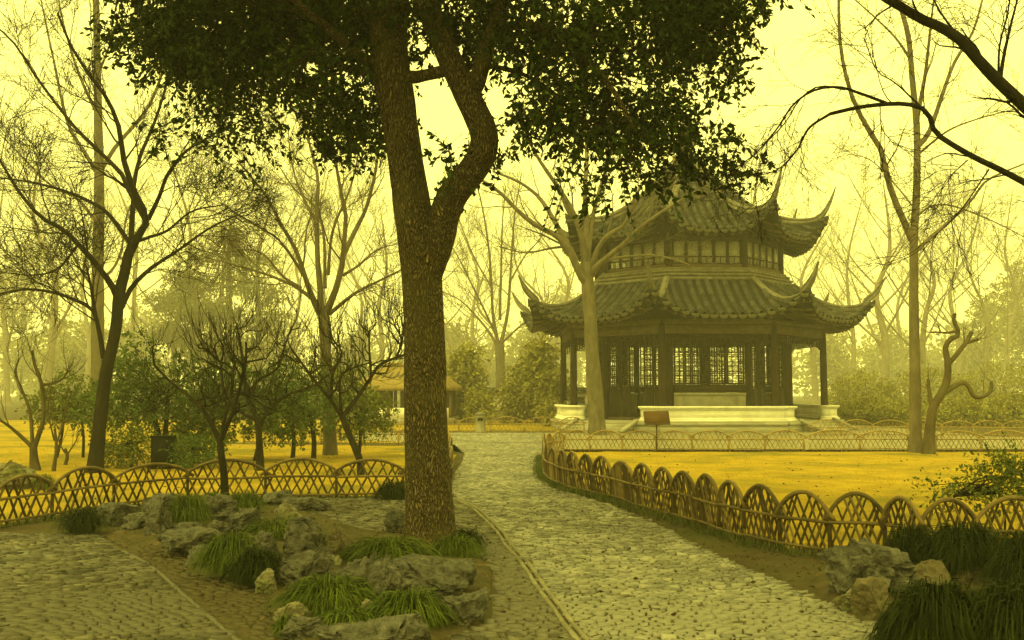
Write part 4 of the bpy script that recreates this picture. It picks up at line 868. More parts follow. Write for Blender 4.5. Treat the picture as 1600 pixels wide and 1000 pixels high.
T = [limb([(565,727),(555,700),(548,685),(534,650)], Yp, .07, .06, 14), limb([(534,652),(516,623),(494,598),(473,569),(455,545)], Yp, .045, .018, dy=-.6), limb([(536,650),(559,620),(577,594),(595,569),(635,553),(660,540)], Yp, .05, .02, dy=.6), limb([(533,648),(532,591),(552,575),(581,566)], Yp, .035, .015), limb([(517,625),(520,584),(534,551),(520,530),(515,508)], Yp, .035, .015, dy=.6), limb([(580,590),(577,545),(577,515)], Yp, .03, .015, 10), limb([(620,557),(628,533),(617,508)], Yp, .03, .015, 8)]
bare_tree('plum_tree', T, 'leaning dark plum tree just left of the big trunk', plum_lv, MT['bark_dark'], 43, 'tree', 'bare plum trees')
Yp = 20
T = [limb([(56,737),(53,715),(52,700)], Yp, .09, .075, 10), limb([(52,704),(62,675),(68,652),(65,602),(54,569),(50,548)], Yp, .055, .03), limb([(67,602),(86,598),(100,590),(106,578)], Yp, .03, .018, 8), limb([(51,700),(47,645),(35,610),(24,582),(30,560)], Yp, .045, .018, dy=.4), limb([(49,698),(22,672),(0,656),(-30,640)], Yp, .045, .02, dy=-.4)]
bare_tree('plum_tree', T, 'small multi-stemmed plum tree at the far left of the lawn', [LV(5, .5, 1.3, (10, 50), .5, .1, 6, .4, .007, .4), LV(4, .3, .8, (15, 45), .5, .08, 5, .6, .005)], MT['bark_brown'], 44, 'tree', 'bare plum trees')
for i, (px, py, lab) in enumerate([(83, 738, 'thin leafless sapling right of the leftmost plum tree'), (101, 728, 'low leafless sapling stump beside the thin sapling on the left lawn')]):
    b = G(px, py); h = 1.6 if i == 0 else .7
    T = [(resample(np.array([b, b+[.05, 0, .3*h], b+[.0, 0, .55*h]]), 8), np.linspace(.035, .025, 8)), (resample(np.array([b+[.02, 0, .3*h], b+[.2, 0, .7*h], b+[.25, .1, h]]), 8), np.linspace(.02, .008, 8)), (resample(np.array([b+[0, 0, .4*h], b+[-.15, 0, .8*h], b+[-.12, .1, 1.2*h]]), 8), np.linspace(.018, .008, 8))]
    bare_tree('sapling', T, lab, [LV(5, .2, .5, (20, 50), .3, .1, 5, .5, .005), LV(3, .1, .3, (20, 50), .3, .1, 4, .6, .004)], MT['bark_brown'], 50+i)

# ---- leafy shrubs and small evergreens
def leafy(name, base, blobs, label, n, per, ln, size, m, seed, stems=(), cat='shrub', group=None, asp=.5, bm='bark_dark', shell=.45, droop=.15):
    r = np.random.default_rng(seed); base = np.asarray(base, float); root = empty(name, base, label, cat, group)
    C, D = blob_points(r, blobs, n, shell); P, O, SD = sprigs(r, C, D, per, ln, droop); P[:, 2] = np.maximum(P[:, 2], .03)
    V, F = leaf_mesh(r, P, O, size, asp, .3, .4); link('crown', raw('crown', V-base, [F]), MT[m], root, kind='stuff')
    tb = MB()
    for P_, r0, r1 in stems:
        P_ = resample(np.asarray(P_, float), 10); V, F = tubes((P_-base)[None], np.linspace(r0, r1, 10)[None], 7); tb.add(V, F)
    nb = min(60, n//10); idx = r.choice(n, nb, replace=False); st = stems[0][0][-1] if stems else base
    for i in idx:
        e = C[i]; s0 = np.asarray(stems[r.integers(len(stems))][0][-1] if stems else base + r.uniform(-.1, .1, 3)*[1, 1, 0]); P_ = resample(np.array([s0, (s0+e)/2 + r.normal(size=3)*.08*np.linalg.norm(e-s0), e]), 6)
        V, F = tubes((P_-base)[None], np.linspace(.02, .006, 6)[None]*max(.6, size*6), 4); tb.add(V, F)
    tb.obj('trunk', MT[bm], root, sm=True)
    return root
def stem(a, b, Y, r0=.06, r1=.035, dx=0): A = G(*a); A = W(a[0], a[1], A[1]); q = W(b[0], b[1], A[1]); return ([A*[1, 1, 0]-UP*.05, (A*[1, 1, 0]+q)/2+[dx, 0, 0], q], r0, r1)
def shrub(name, bpx, Yb, bl, label, n, m, seed, stems, size=.10, **k):
    base = W(bpx, 700, Yb)*[1, 1, 0]; st = []
    for (px, qx, qy, r0) in stems: A = W(px, 700, Yb)*[1, 1, 0]-UP*.05; q = W(qx, qy, Yb); st.append(([A, (A+q)/2+[.05, 0, 0], q], r0, r0*.6))
    return leafy(name, base, [PB(*b) for b in bl], label, n, 9, .28, size, m, seed, st, **k)
shrub('evergreen_shrub', 250, 22, [(200,610,22,55,.9,55), (250,640,22,60,.8,45), (215,560,22.3,35,.6,45), (290,600,22,50,.8,45), (160,640,22.3,40,.6,40)], 'dark evergreen small tree behind the black equipment box', 900, 'shrub', 61, [(252,238,640,.09), (250,262,610,.07)], cat='tree')
shrub('evergreen_shrub', 120, 24, [(110,620,24,45,.8,40), (140,640,24,35,.6,30), (75,630,24,35,.6,30)], 'light evergreen shrub between the leftmost plum tree and the leaning dark trunk', 420, 'shrub2', 62, [(88,100,640,.04), (130,125,640,.04)])
shrub('evergreen_shrub', 330, 22.5, [(330,650,22.5,55,.8,50), (300,690,22,50,.5,30), (355,600,22.8,45,.7,45)], 'round evergreen shrub behind the nearest plum tree', 700, 'shrub', 63, [(330,330,650,.07)])
shrub('evergreen_shrub', 457, 23, [(430,650,23,55,.8,40), (470,640,23,60,.8,45), (415,610,23.3,40,.7,40), (460,590,23.3,50,.7,35)], 'rich green evergreen shrub with two dark stems left of the trunk', 850, 'shrub', 64, [(457,455,650,.06), (490,485,650,.07), (398,405,650,.05)], cat='tree')
shrub('evergreen_shrub', 560, 24, [(560,640,24,45,.7,45), (590,650,24,30,.6,30), (530,600,24.2,40,.7,40)], 'evergreen shrub beside the thatched hut left of the trunk', 520, 'shrub2', 65, [(560,560,650,.05)])
shrub('low_shrub', 205, 20.8, [(205,695,20.8,45,.6,28), (185,705,20.6,35,.5,22)], 'low yellowish shrub between the leaning dark trunk and the black box', 330, 'shrub2', 66, [(205,205,690,.02)], size=.07)
shrub('low_shrub', 305, 20.8, [(300,705,20.6,40,.5,22)], 'low dark shrub right of the black equipment box', 260, 'shrub', 67, [(300,300,700,.02)], size=.07)
shrub('azalea_shrub', 1555, 10.4, [(1570,748,10.4,65,.5,24), (1595,722,10.5,40,.4,18), (1490,768,10.6,50,.3,14)], 'leafy shrub behind the bamboo hoops at the right edge', 270, 'shrub2', 68, [(1560,1560,770,.015), (1600,1600,740,.015), (1490,1490,775,.012)], size=.055)

# ---- clipped bushes and woods in the mist
hd = [(1355,632,50,50,1.6,26), (1425,640,48,50,1.5,20), (1510,634,48,60,1.6,26), (1590,628,48,70,1.8,30), (1345,598,62,50,2,28), (1450,595,62,70,2,26), (1570,590,62,80,2.2,30)]
hl = ['rounded clipped bush right of the pavilion steps', 'low clipped bush behind the tall bare tree', 'clipped bush right of the gnarled tree', 'large clipped bush at the right edge', 'paler clipped bush above the bush by the pavilion', 'paler clipped bush behind the gnarled tree', 'paler tall clipped bush at the right edge farther back']
for i, (b, l) in enumerate(zip(hd, hl)):
    c = PB(*b); c = (c[0], c[1], c[2]*.6, c[3], c[4], c[2]*.75); leafy('clipped_bush', (c[0], c[1], 0), [c], l, 1100, 7, .3, .16, 'bush', 70+i, [([np.array([c[0], c[1], -.05]), np.array([c[0]+.05, c[1], .3]), np.array([c[0], c[1], .6])], .06, .04)], 'bush', 'clipped bushes in the mist', shell=.22)
FT = 3.2
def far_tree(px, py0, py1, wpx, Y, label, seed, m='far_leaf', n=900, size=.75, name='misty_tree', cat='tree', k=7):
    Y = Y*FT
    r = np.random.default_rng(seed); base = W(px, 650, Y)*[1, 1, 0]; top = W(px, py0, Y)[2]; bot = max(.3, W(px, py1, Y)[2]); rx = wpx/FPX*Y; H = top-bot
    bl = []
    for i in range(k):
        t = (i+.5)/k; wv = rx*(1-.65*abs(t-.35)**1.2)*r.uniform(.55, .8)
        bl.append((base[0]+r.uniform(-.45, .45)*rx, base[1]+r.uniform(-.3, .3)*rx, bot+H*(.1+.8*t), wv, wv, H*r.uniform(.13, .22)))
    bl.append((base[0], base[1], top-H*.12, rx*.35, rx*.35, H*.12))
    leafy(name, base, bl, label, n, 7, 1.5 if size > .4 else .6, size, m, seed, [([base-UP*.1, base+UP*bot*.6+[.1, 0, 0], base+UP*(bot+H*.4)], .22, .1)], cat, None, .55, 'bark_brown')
far_tree(720, 505, 640, 55, 60, 'broad evergreen tree fading in mist right of the trunk', 81)
far_tree(845, 500, 640, 55, 62, 'round evergreen tree in mist left of the pavilion columns', 82)
far_tree(790, 560, 645, 50, 66, 'low evergreen tree in mist at the end of the path', 83)
far_tree(880, 440, 600, 40, 80, 'pale evergreen tree above the lower roof left tip', 84)
far_tree(30, 380, 640, 80, 58, 'tall evergreen tree in mist at the left edge', 85, n=900)
far_tree(110, 500, 650, 70, 52, 'evergreen tree in mist behind the leftmost plum tree', 86)
far_tree(220, 470, 650, 60, 62, 'evergreen tree in mist right of the leaning dark trunk', 87)
far_tree(420, 480, 650, 75, 70, 'wide evergreen tree in mist behind the plum trees', 88, n=900)
far_tree(560, 520, 650, 50, 66, 'evergreen tree in mist beside the thatched hut', 89)
far_tree(650, 560, 650, 50, 75, 'evergreen tree in mist behind the thatched hut', 90)
far_tree(1310, 520, 640, 40, 62, 'drooping evergreen tree in mist right of the pavilion', 91)
far_tree(1400, 510, 640, 60, 70, 'wide evergreen tree in mist behind the tall bare tree', 92)
far_tree(1540, 460, 630, 45, 60, 'conical evergreen tree in mist right of the gnarled tree', 93)
far_tree(1610, 400, 640, 50, 55, 'tall evergreen tree in mist at the right edge', 94, n=900)
far_tree(1470, 545, 640, 50, 75, 'low evergreen tree in mist behind the gnarled tree', 95)
far_tree(728, 545, 655, 42, 54/FT, 'leafy tree in light mist before the garden wall right of the trunk', 121, 'bush', n=1100, size=.26)
far_tree(838, 530, 650, 45, 53/FT, 'leafy tree in light mist before the garden wall by the pavilion', 122, 'bush', n=1100, size=.26)
far_tree(806, 600, 655, 24, 52/FT, 'low bush before the garden wall at the path end', 123, 'bush', n=400, size=.2, name='bush', cat='bush', k=4)
far_tree(855, 625, 662, 18, 47/FT, 'small bush left of the pavilion platform', 124, 'bush', n=260, size=.16, name='bush', cat='bush', k=3)
far_tree(748, 615, 660, 20, 50/FT, 'small bush behind the litter bin', 125, 'bush', n=300, size=.18, name='bush', cat='bush', k=3)
# layered pines on the left
def pine(px, Y, tiers, label, seed):
    Y = Y*2.1
    r = np.random.default_rng(seed); base = W(px, 650, Y)*[1, 1, 0]; bl = []
    for dx, py, wpx in tiers:
        c = W(px+dx, py, Y + r.uniform(-1.2, 1.2)); bl.append((c[0], c[1], c[2], wpx/FPX*Y, wpx/FPX*Y*.7, 1.1))
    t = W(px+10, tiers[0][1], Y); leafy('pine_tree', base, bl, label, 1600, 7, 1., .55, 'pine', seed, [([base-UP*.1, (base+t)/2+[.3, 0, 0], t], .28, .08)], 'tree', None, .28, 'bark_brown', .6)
pine(350, 50, [(10,365,35), (-30,400,40), (45,410,45), (-60,435,35), (20,445,55), (70,460,40), (-40,480,60), (40,500,60), (-80,520,40), (0,540,60)], 'layered pine tree in mist above the plum trees', 96)
pine(295, 56, [(0,440,35), (-30,470,40), (25,490,40), (-20,520,45), (30,545,45)], 'smaller layered pine in mist left of the tall layered pine', 97)
# more bare trees in the mist
def misty_bare(px, pyb, Y, hpx, label, seed, rad=.28):
    Y = Y*1.9; rad = rad*1.6
    r = np.random.default_rng(seed); b = W(px, pyb, Y)*[1, 1, 0]; H = hpx/FPX*Y
    P = resample(np.array([b, b+[r.uniform(-.02, .02)*H, 0, H*.25], b+[r.uniform(-.05, .05)*H, 0, H*.45], b+[r.uniform(-.08, .08)*H, 0, H*.62], b+[r.uniform(-.15, .15)*H, 0, H*.9]]), 20); T = [(P, np.linspace(1, .04, 20)**.8*rad)]
    for i in range(11):
        t = .25+.65*i/11; o = P[int(t*19)]; a_ = r.uniform(0, 6.28); l = H*.46*(1-t*.55)*r.uniform(.7, 1.15); d = np.array([math.cos(a_)*.8, math.sin(a_)*.5, r.uniform(.5, 1)])
        T.append((resample(np.array([o, o+d*l*.35, o+d*l*.7+[0, 0, l*.08], o+d*l+[0, 0, l*.25]]), 16), np.linspace(rad*.4*(1.1-t), .02, 16)))
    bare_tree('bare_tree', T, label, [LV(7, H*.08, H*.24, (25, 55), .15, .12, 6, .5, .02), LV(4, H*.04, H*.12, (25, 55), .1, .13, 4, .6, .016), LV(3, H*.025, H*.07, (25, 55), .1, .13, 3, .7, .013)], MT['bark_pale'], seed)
misty_bare(1380, 650, 55, 400, 'pale bare tree in mist between the pavilion and the tall bare tree', 101, .32)
misty_bare(1449, 650, 48, 340, 'pale bare tree in mist just right of the tall bare tree', 102, .24)
misty_bare(1275, 645, 66, 330, 'faint bare tree rising behind the right roof tips', 103)
misty_bare(1540, 650, 58, 330, 'faint bare tree in mist above the gnarled tree', 104, .2)
misty_bare(762, 650, 60, 260, 'thin pale bare tree left of the forked tree at the path end', 105, .2)
misty_bare(700, 650, 64, 330, 'faint bare tree in mist showing right of the big trunk', 106)
misty_bare(400, 650, 58, 400, 'faint bare tree in mist behind the fan-shaped tree', 107)
misty_bare(70, 650, 50, 480, 'faint tall bare tree in mist at far left', 108)
misty_bare(270, 650, 64, 460, 'faint tall bare tree in mist behind the leaning dark trunk', 109)
misty_bare(590, 650, 70, 350, 'faint bare tree in mist behind the hut', 110)
misty_bare(1180, 640, 78, 480, 'faint bare tree behind the upper roof', 111)
misty_bare(870, 640, 74, 330, 'faint bare tree in mist behind the left roof tips', 112)
misty_bare(200, 650, 72, 430, 'faint bare tree in mist between the two trunks at left', 131)
misty_bare(330, 650, 78, 400, 'faint bare tree in mist beside the layered pine', 132)
misty_bare(500, 650, 80, 420, 'faint bare tree in mist directly behind the fan-shaped tree', 133)
misty_bare(1330, 650, 80, 380, 'faint bare tree in mist right of the upper roof tip', 134)
misty_bare(1500, 650, 76, 400, 'faint tall bare tree in mist right of the tall bare tree', 135)
misty_bare(10, 650, 66, 420, 'faint bare tree in mist at the left frame edge', 136)
misty_bare(130, 650, 84, 380, 'faint bare tree in mist left of the tall pale tree', 137)
misty_bare(455, 650, 88, 380, 'faint bare tree in mist left of the fan-shaped tree', 138)
misty_bare(560, 650, 90, 360, 'faint bare tree in mist right of the fan-shaped tree', 139)
misty_bare(735, 650, 86, 330, 'faint bare tree in mist between the big trunk and the forked tree', 140)
misty_bare(835, 650, 88, 340, 'faint bare tree in mist right of the forked tree', 141)
misty_bare(1420, 650, 90, 330, 'faint bare tree in mist directly behind the tall bare tree', 142)
misty_bare(1580, 650, 84, 380, 'faint bare tree in mist at the right frame edge', 143)
# wooded skyline closing the view
r = np.random.default_rng(120); bl = [(x, 275+r.uniform(-14, 20), 0, r.uniform(12, 18), 9, r.uniform(16, 29)) for x in np.arange(-210, 215, 13)]
C, D = blob_points(r, bl, 9000, .3); C = C[C[:, 2] > 0]; V, F = leaf_mesh(r, np.repeat(C, 4, 0)+r.normal(size=(len(C)*4, 3))*1.2, r.normal(size=(len(C)*4, 3)), 2.0, .6, .3)
link('distant_wood', raw('distant_wood', V, [F]), MT['far_leaf'], kind='stuff', label='misty band of distant woodland closing the view', cat='woodland')
# ------------------------------------------------------------------ rocks
def rock_mesh(size, seed, crag=1.0, flatten=.0, sub=4, ov=0.0):
    bm = bmesh.new(); bmesh.ops.create_icosphere(bm, subdivisions=sub, radius=1); me = bpy.data.meshes.new('rock'); bm.to_mesh(me); bm.free()
    V = np.empty(len(me.vertices)*3, np.float32); me.vertices.foreach_get('co', V); V = V.reshape(-1, 3).astype(float); r = np.random.default_rng(seed)
    U = V.copy()
    for i in range(15):
        n = nrm(r.normal(size=3)*[1, 1, .8]); d = r.uniform(.45, .8); h = V @ n - d; V -= np.where(h > 0, h*.94, 0)[:, None]*n
    s = np.array(size); q = U*1.35 + seed*3.1
    rid = 1-np.abs(fbm(q*1.3, seed, 3)); f2 = fbm(q*3.2, seed+3, 4); hole = np.clip(vnoise(q*1.9, seed+8)-.35, 0, 1)
    strat = np.sin((V[:, 2]*6 + 2.2*fbm(q, seed+4, 2) + V[:, 0]*r.uniform(-2, 2)))
    k = 1 + crag*(.15*(rid-.7) + .11*f2 - .75*hole + .05*strat)
    V = V*k[:, None]
    g_ = .04*crag*fbm(U*7.5 + seed, seed+21, 3); V = V + U*g_[:, None]
    V[:, 2] = V[:, 2]*.75 + .25*np.floor(V[:, 2]*4 + .6*fbm(q*1.1, seed+31, 2))/4
    lo_ = V[:, 2] < -.1; V[lo_, :2] *= (1 - ov*np.clip(-V[lo_, 2:3]-.1, 0, .6))
    if flatten: V[:, 2] = np.where(V[:, 2] > 1-flatten, 1-flatten + (V[:, 2]-1+flatten)*.25, V[:, 2])
    V[:, 2] = np.where(V[:, 2] < -.55, -.55 + (V[:, 2]+.55)*.2, V[:, 2])
    V = V*s; me.vertices.foreach_set('co', V.astype(np.float32).ravel()); me.update(); return me, V
def rock(x0, y0, x1, y1, label, seed, m='rock', crag=1.0, flatten=.25, dep=.8, base_z=.04, rot=None, ov=.25, lift=0.0, Y=None):
    b = G((x0+x1)/2, y1, base_z); Yc_ = (b[1] if Y is None else Y) ; k = Yc_/FPX; w = (x1-x0)/2*k*1.34; dp = max(w*dep, .08); Yc_ = Yc_ + dp*.7
    k = Yc_/FPX; vis = (y1-y0)*k; ang_ = (CAMH-.1)/Yc_; hz_ = max(.07, vis - dp*1.2*ang_*.8)
    me, V = rock_mesh((w, dp, hz_*.66), seed, crag, flatten, 5, ov)
    sc = (hz_*1.28+.07)/(V[:, 2].max()-V[:, 2].min()); me.vertices.foreach_set('co', (V*[1, 1, sc]).astype(np.float32).ravel()); me.update()
    o = link('rock', me, MT[m], sm=False, label=label, cat='rock', group='garden rocks'); c = W((x0+x1)/2, 600, Yc_)
    z0 = me.vertices[0].co.z; zmin = min(v.co.z for v in me.vertices); o.location = (c[0], Yc_, base_z-.07-zmin+lift); o.rotation_euler = (0, 0, (rot if rot is not None else (seed*1.7 % .5-.25)))
    return o
RK = [(416,770,467,791,'smooth pale slab lying against the left bamboo fence','rock',.5,.45), (449,780,517,798,'flat slab with dark underside on the paving left of the tree','rock',.7,.45), (438,794,480,826,'round mossy boulder at the edge of the side paving','rock_moss',.8,.1),
 (357,800,420,836,'pale craggy rock below the fence grass clumps','rock',1.2,.3), (320,781,381,818,'rock pitted with dark holes between two grass clumps','rock',1.5,.3), (228,775,284,796,'long low rock at the foot of the left fence','rock',1.0,.3), (233,792,278,838,'folded grey rock standing left of the big fence clump','rock',1.4,.15),
 (162,789,226,818,'smooth grey slab at the left end of the rock row','rock',.5,.35), (276,819,326,836,'small flat rock above the long low rock','rock',.8,.4), (266,832,362,866,'long low rock at the edge of the left path','rock',1.2,.35), (370,843,442,899,'pale long rock between the two drooping grass clumps','rock',1.1,.35),
 (438,824,517,890,'tall block with a dark overhang beside the brown boulder','rock',1.2,.35), (507,829,563,878,'brown rounded boulder left of the tree-base grass','rock_brown',.9,.1), (436,864,523,919,'large striated rock in the middle of the bed','rock',1.3,.1), (525,879,606,942,'craggy rock left of the great flat boulder','rock',1.5,.2),
 (594,899,643,943,'small pale rock wedged between two larger rocks','rock',1.0,.3), (612,880,757,938,'great flat-topped boulder at the right end of the bed','rock',1.2,.35), (677,930,761,975,'jagged undercut rock at the right tip of the bed','rock',1.6,.3), (522,970,697,1035,'long pale rock at the front edge of the bed','rock',1.1,.3),
 (447,966,523,998,'peaked pale rock at the front left of the bed','rock',1.2,.1), (433,946,481,973,'small dark rock at the left tip of the bed','rock_moss',1.3,.2), (456,926,477,947,'little pointed stone left of the wide middle clump','rock',1.0,.0), (600,804,636,832,'lone two-part stone left of the trunk base','rock',1.2,.3),
 (1270,858,1414,938,'big craggy dark rock beside the path on the right','rock',1.15,.2), (1410,886,1484,930,'brown rounded rock behind the front right grass','rock_brown',.8,.2), (1474,890,1548,922,'low brown rock between the right grass clumps','rock_brown',.8,.3), (1330,915,1385,968,'small tan block under the craggy right rock','rock_brown',.6,.35), (206,806,246,828,'small low stone between the smooth slab and the folded rock','rock',1.1,.3), (330,818,362,838,'small stone beneath the rock pitted with holes','rock',1.1,.3), (300,858,345,880,'flat stone in front of the long low rock','rock',1.0,.4), (404,896,440,922,'low stone at the foot of the dark drooping clump','rock_moss',1.0,.3), (500,868,540,892,'dark stone below the brown rounded boulder','rock_moss',1.1,.3), (560,880,600,900,'flat stone behind the craggy rock near the trunk clump','rock',.9,.4), (640,938,690,962,'half-hidden stone under the great flat boulder','rock',1.2,.3), (566,942,600,966,'small stone between the two long front clumps','rock_moss',1.1,.2), (462,812,500,834,'flat stone right of the round mossy boulder','rock',1.0,.4), (1300,925,1345,950,'small dark stone at the path edge on the right','rock_moss',1.2,.3), (-25,726,72,765,'mossy grey rock behind the left end of the bamboo fence','rock_moss',1.0,.2)]
for i, (x0, y0, x1, y1, lab, m, cg, fl) in enumerate(RK): rock(x0, y0, x1, y1, lab, 200+i*7, m, cg, fl)

# ------------------------------------------------------------------ grass clumps
def tuft_arrays(r, n, rad, h, wid, ell=1.0, lean=(0, 0), nseg=6):
    a_ = r.uniform(0, 2*math.pi, n); q = np.sqrt(r.random(n))*.6*rad; o = np.stack([np.cos(a_)*q, np.sin(a_)*q*ell, np.zeros(n)], -1)
    b = a_ + r.normal(size=n)*.7; out = np.stack([np.cos(b), np.sin(b)*ell, np.zeros(n)], -1) + np.array([lean[0], lean[1], 0]); reach = rad*r.uniform(.25, 1.15, n); hh = h*r.uniform(.5, 1.2, n)*(1.15-.6*(q/(.6*rad))**2)
    t = np.linspace(0, 1, nseg)[None, :, None]
    P = o[:, None] + out[:, None]*(reach[:, None, None]*t**1.15) + UP*(hh[:, None, None]*(2.5*t - 2.5*t**2.0))
    P[:, :, 2] = np.maximum(P[:, :, 2], -.04)
    sd = nrm(np.cross(out, UP) + .5*r.normal(size=(n, 3))); w = wid*r.uniform(.7, 1.3, (n, 1, 1))*np.array([.7, 1, .95, .8, .5, .08])[None, :, None][:, :nseg]
    V = np.stack([P-sd[:, None]*w*.5, P+sd[:, None]*w*.5], 2).reshape(-1, 3)
    i, j = np.meshgrid(np.arange(n)*nseg*2, np.arange(nseg-1)*2, indexing='ij'); k = (i+j).ravel()
    return V, np.stack([k, k+1, k+3, k+2], -1)
def tuft(x0, y0, x1, y1, label, seed, n=420, m='grass', z=.06, hs=1.0, wid=.008, dark=False, name='grass_clump', lean=(0, -.1)):
    b = G((x0+x1)/2, y1-2, z); k = b[1]/FPX; rad = (x1-x0)/2*k; Yc_ = b[1] + rad*.75; c = W((x0+x1)/2, 600, Yc_); vis = (y1-y0)*k; h = max(.12, vis - rad*1.1*(1.5/Yc_))*hs*1.4
    r = np.random.default_rng(seed); V, F = tuft_arrays(r, n, rad*1.05, h, wid, .85, lean)
    root = link(name, raw(name, V, [F]), MT[m], label=label, cat='grass clump', group='mondo grass clumps', loc=(c[0], Yc_, z-.02)); return root
GR = [(104,792,167,834,'dark drooping grass clump left of the smooth grey slab',.04,420,'grass_dark'), (270,772,328,822,'big grass clump hanging over the fence-side rocks',.12,620,'grass'), (360,767,414,803,'grass clump behind the pitted rock by the fence',.08,420,'grass'), (322,768,364,786,'small low grass clump at the foot of the nearest plum tree',.08,260,'grass'),
 (393,808,470,842,'loose grass clump around the round mossy boulder',.08,380,'grass'), (326,832,412,897,'wide drooping clump left of the pale long rock',.08,800,'grass'), (372,858,442,913,'drooping clump in front of the pale long rock',.06,700,'grass_dark'), (472,832,522,872,'short clump tucked under the dark overhang block',.08,320,'grass'),
 (548,836,668,884,'wide grass clump at the left of the trunk base',.06,900,'grass'), (678,836,750,874,'grass clump in front right of the trunk base',.04,560,'grass'), (708,826,752,858,'small dark clump behind the right trunk-base clump',.04,320,'grass_dark'), (454,898,578,957,'wide arching clump in the middle of the bed',.07,1000,'grass'), (588,918,694,978,'long drooping clump before the great flat boulder',.08,900,'grass'), (500,948,596,990,'low spreading clump above the long front rock',.06,760,'grass'), (436,966,474,992,'tiny grass clump left of the peaked pale rock',.04,220,'grass'),
 (592,750,638,783,'dark grass clump at the left fence beside the trunk',.02,420,'grass_dark'), (1378,822,1456,892,'left dark clump on the right rock bed',.14,800,'grass_dark'), (1436,816,1560,898,'broad dark clump under the right bamboo hoops',.16,1300,'grass_dark'), (1545,832,1660,926,'dark clump at the right edge of the frame',.14,1200,'grass_dark'), (1376,908,1530,1040,'large drooping dark clump in the lower right corner',.16,1900,'grass_dark'), (1490,902,1680,1050,'large dark clump in the lower right corner at the frame edge',.16,1900,'grass_dark'),
 (60,742,92,768,'small grass clump beside the mossy rock behind the fence',.02,260,'grass')]
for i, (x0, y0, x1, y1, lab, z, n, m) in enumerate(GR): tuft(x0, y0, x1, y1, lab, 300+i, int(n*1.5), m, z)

# weeds along the foot of the right fence, fine straw on the lawns, fallen leaves
def scatter_blades(name, pts, hgt, wid, m, seed, label=None, cat=None, nb=3):
    r = np.random.default_rng(seed); P = np.repeat(pts, nb, 0) + np.c_[r.normal(size=(len(pts)*nb, 2))*.035, np.zeros(len(pts)*nb)]; n = len(P)
    d = r.normal(size=(n, 3))*[1, 1, 0]*.5; h = hgt*r.uniform(.5, 1.3, (n, 1)); s = nrm(np.cross(nrm(r.normal(size=(n, 3))), UP))*wid
    V = np.stack([P-s, P+s, P+d*h*.4+UP*h*.6+s*.7, P+d*h*.4+UP*h*.6-s*.7, P+d*h+UP*h*.9], 1).reshape(-1, 3); i = (np.arange(n)*5)[:, None]
    link(name, raw(name, V, [i+[[0, 1, 2, 3]], i+[[3, 2, 4]]]), MT[m], kind='stuff', label=label, cat=cat)
r = np.random.default_rng(400)
fl = resample(RF[1:20], 900); pts = np.c_[fl + r.normal(size=fl.shape)*.07 + [-.06, -.04], np.zeros(900)]
vp = resample(RF[1:11], 1500); vv = np.c_[vp - [.22, .06] + r.uniform(-.2, .2, (1500, 2)), np.zeros(1500)]
vv = vv[~inpoly(vv, main_poly)]
scatter_blades('verge_grass', np.vstack([pts, vv]), .11, .005, 'weeds', 401, 'rough green grass along the foot of the right bamboo fence', 'grass', 4)
fl = resample(LF[:9], 500); pts = np.c_[fl + r.normal(size=fl.shape)*.06, np.zeros(500)]; scatter_blades('fence_grass', pts, .09, .005, 'weeds', 402, 'sparse weeds along the foot of the left bamboo fence', 'grass', 3)
def lawn_pts(n, a, b, poly): p = np.c_[r.uniform(a[0], b[0], n), a[1] + (b[1]-a[1])*r.random(n)**1.6]; return np.c_[p[inpoly(p, poly)], np.full(inpoly(p, poly).sum(), .012)]
lr = np.vstack([RF+[.25, .1], [[16, 8.5], [17, 26.6]]]); ll = np.vstack([LF+[-.15, .35], [[-1.5, 25], [-2.4, 29.4], [-9, 30.6], [-14, 40], [-30, 43], [-30, 11]]])
scatter_blades('lawn_grass', np.vstack([lawn_pts(11000, (.8, 9), (14, 26.5), lr), lawn_pts(10000, (-16, 11), (-1.2, 30), ll)]), .035, .004, 'straw', 403, 'short straw-coloured winter grass of the lawns', 'grass', 2)
# soil ring and fallen leaves
lv_pts = np.c_[r.uniform(-3.4, 4.5, 900), r.uniform(6.2, 15, 900)]; lv_pts = np.c_[lv_pts, np.full(900, .03)]
lv_pts = lv_pts[(inpoly(lv_pts, side_poly) | inpoly(lv_pts, main_poly) & (r.random(900) < .35))]
V, F = leaf_mesh(r, lv_pts, nrm(r.normal(size=lv_pts.shape)*[1, 1, .08]), .05, .5, .1, .05)
link('fallen_leaves', raw('fallen_leaves', V, [F]), MT['bamboo_dark'], kind='stuff', label='scattered fallen leaves on the paving', cat='leaves')

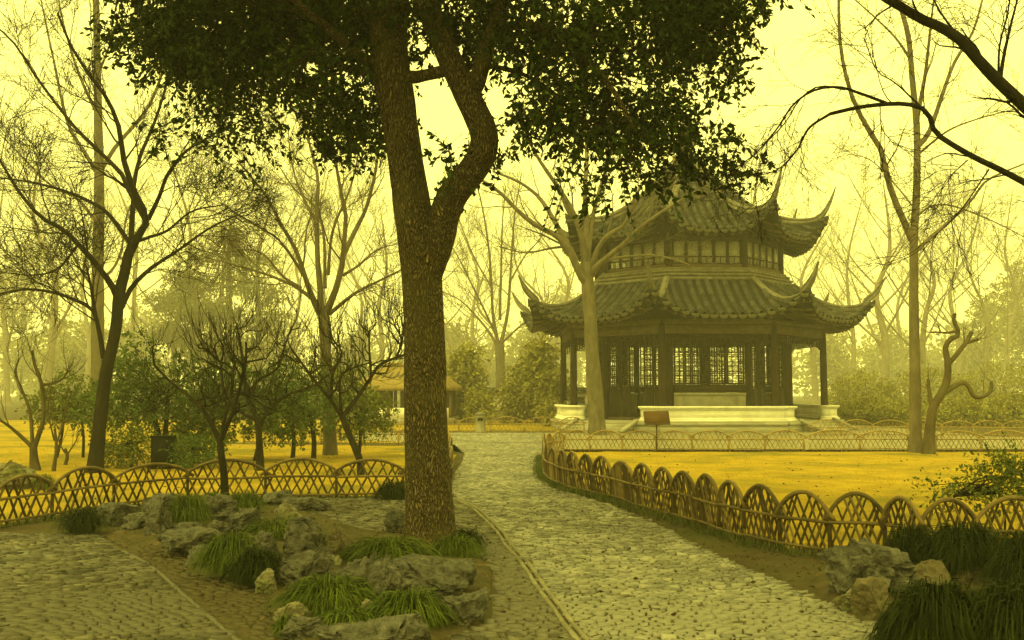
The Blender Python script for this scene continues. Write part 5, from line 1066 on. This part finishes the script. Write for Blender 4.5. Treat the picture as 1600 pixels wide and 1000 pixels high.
# litter on the bare soil: dead leaves and grit along the right verge and in the rock bed
def soil_pts(n, poly, z): 
    poly = np.asarray(poly)[:, :2]; p = r.uniform(poly.min(0), poly.max(0), (n, 2)); p = p[inpoly(p, poly)]; return np.c_[p, np.full(len(p), z)]
vpoly = np.vstack([GP(EDGE_R[2:12]), RF[5:20][::-1]]) if False else np.vstack([GP([(1337,963),(1167,888),(1017,814),(950,788),(870,765)]), RF[5:20]])
lp = np.vstack([soil_pts(1500, vpoly, .012), soil_pts(900, bed_poly, .06), soil_pts(700, worn_poly, .014), soil_pts(500, bed_right, .09)])
V, F = leaf_mesh(r, lp, nrm(r.normal(size=lp.shape)*[1, 1, .15]), .042, .5, .25, .1)
link('leaf_litter', raw('leaf_litter', V, [F]), MT['litter'], kind='stuff', label='dead leaves and litter on the bare soil', cat='leaves')
gp_ = np.vstack([soil_pts(1300, vpoly, .004), soil_pts(700, bed_poly, .05), soil_pts(900, worn_poly, .006)]); n_ = len(gp_); s_ = r.uniform(.006, .02, (n_, 1, 1))
oc = np.array([[1, 0, 0], [0, 1, 0], [-1, 0, 0], [0, -1, 0], [0, 0, .7], [0, 0, -.7]]); V = (gp_[:, None] + oc[None]*s_*r.uniform(.6, 1.3, (n_, 6, 1))).reshape(-1, 3); i_ = (np.arange(n_)*6)[:, None]
F = np.vstack([i_ + [f] for f in ([0, 1, 4], [1, 2, 4], [2, 3, 4], [3, 0, 4], [1, 0, 5], [2, 1, 5], [3, 2, 5], [0, 3, 5])])
link('grit', raw('grit', V, [F]), MT['worn'], kind='stuff', label='small grit and pebbles scattered on the bare soil', cat='gravel')
# dry leaves lying on the lawns
lp = np.vstack([lawn_pts(420, (.8, 9), (14, 26.5), lr), lawn_pts(350, (-16, 11), (-1.2, 30), ll)]); lp[:, 2] = .03
V, F = leaf_mesh(r, lp, nrm(r.normal(size=lp.shape)*[1, 1, .2]), .07, .5, .3, .1)
link('lawn_leaves', raw('lawn_leaves', V, [F]), MT['litter'], kind='stuff', label='dry leaves scattered over the golden lawns', cat='leaves')
# ------------------------------------------------------------------ haze: the foggy air
hz = bpy.data.materials.new('haze_air'); hz.use_nodes = True; hn = hz.node_tree; hn.nodes.clear()
ho = hn.nodes.new('ShaderNodeOutputMaterial'); pv = hn.nodes.new('ShaderNodeVolumePrincipled')
pv.inputs['Color'].default_value = (.91, .885, .75, 1); pv.inputs['Density'].default_value = HAZE; pv.inputs['Anisotropy'].default_value = 0.15
hn.links.new(pv.outputs[0], ho.inputs['Volume'])
link('haze', MB().box((0, 155, 24), (470, 340, 52)).mesh('haze'), hz, kind='stuff')
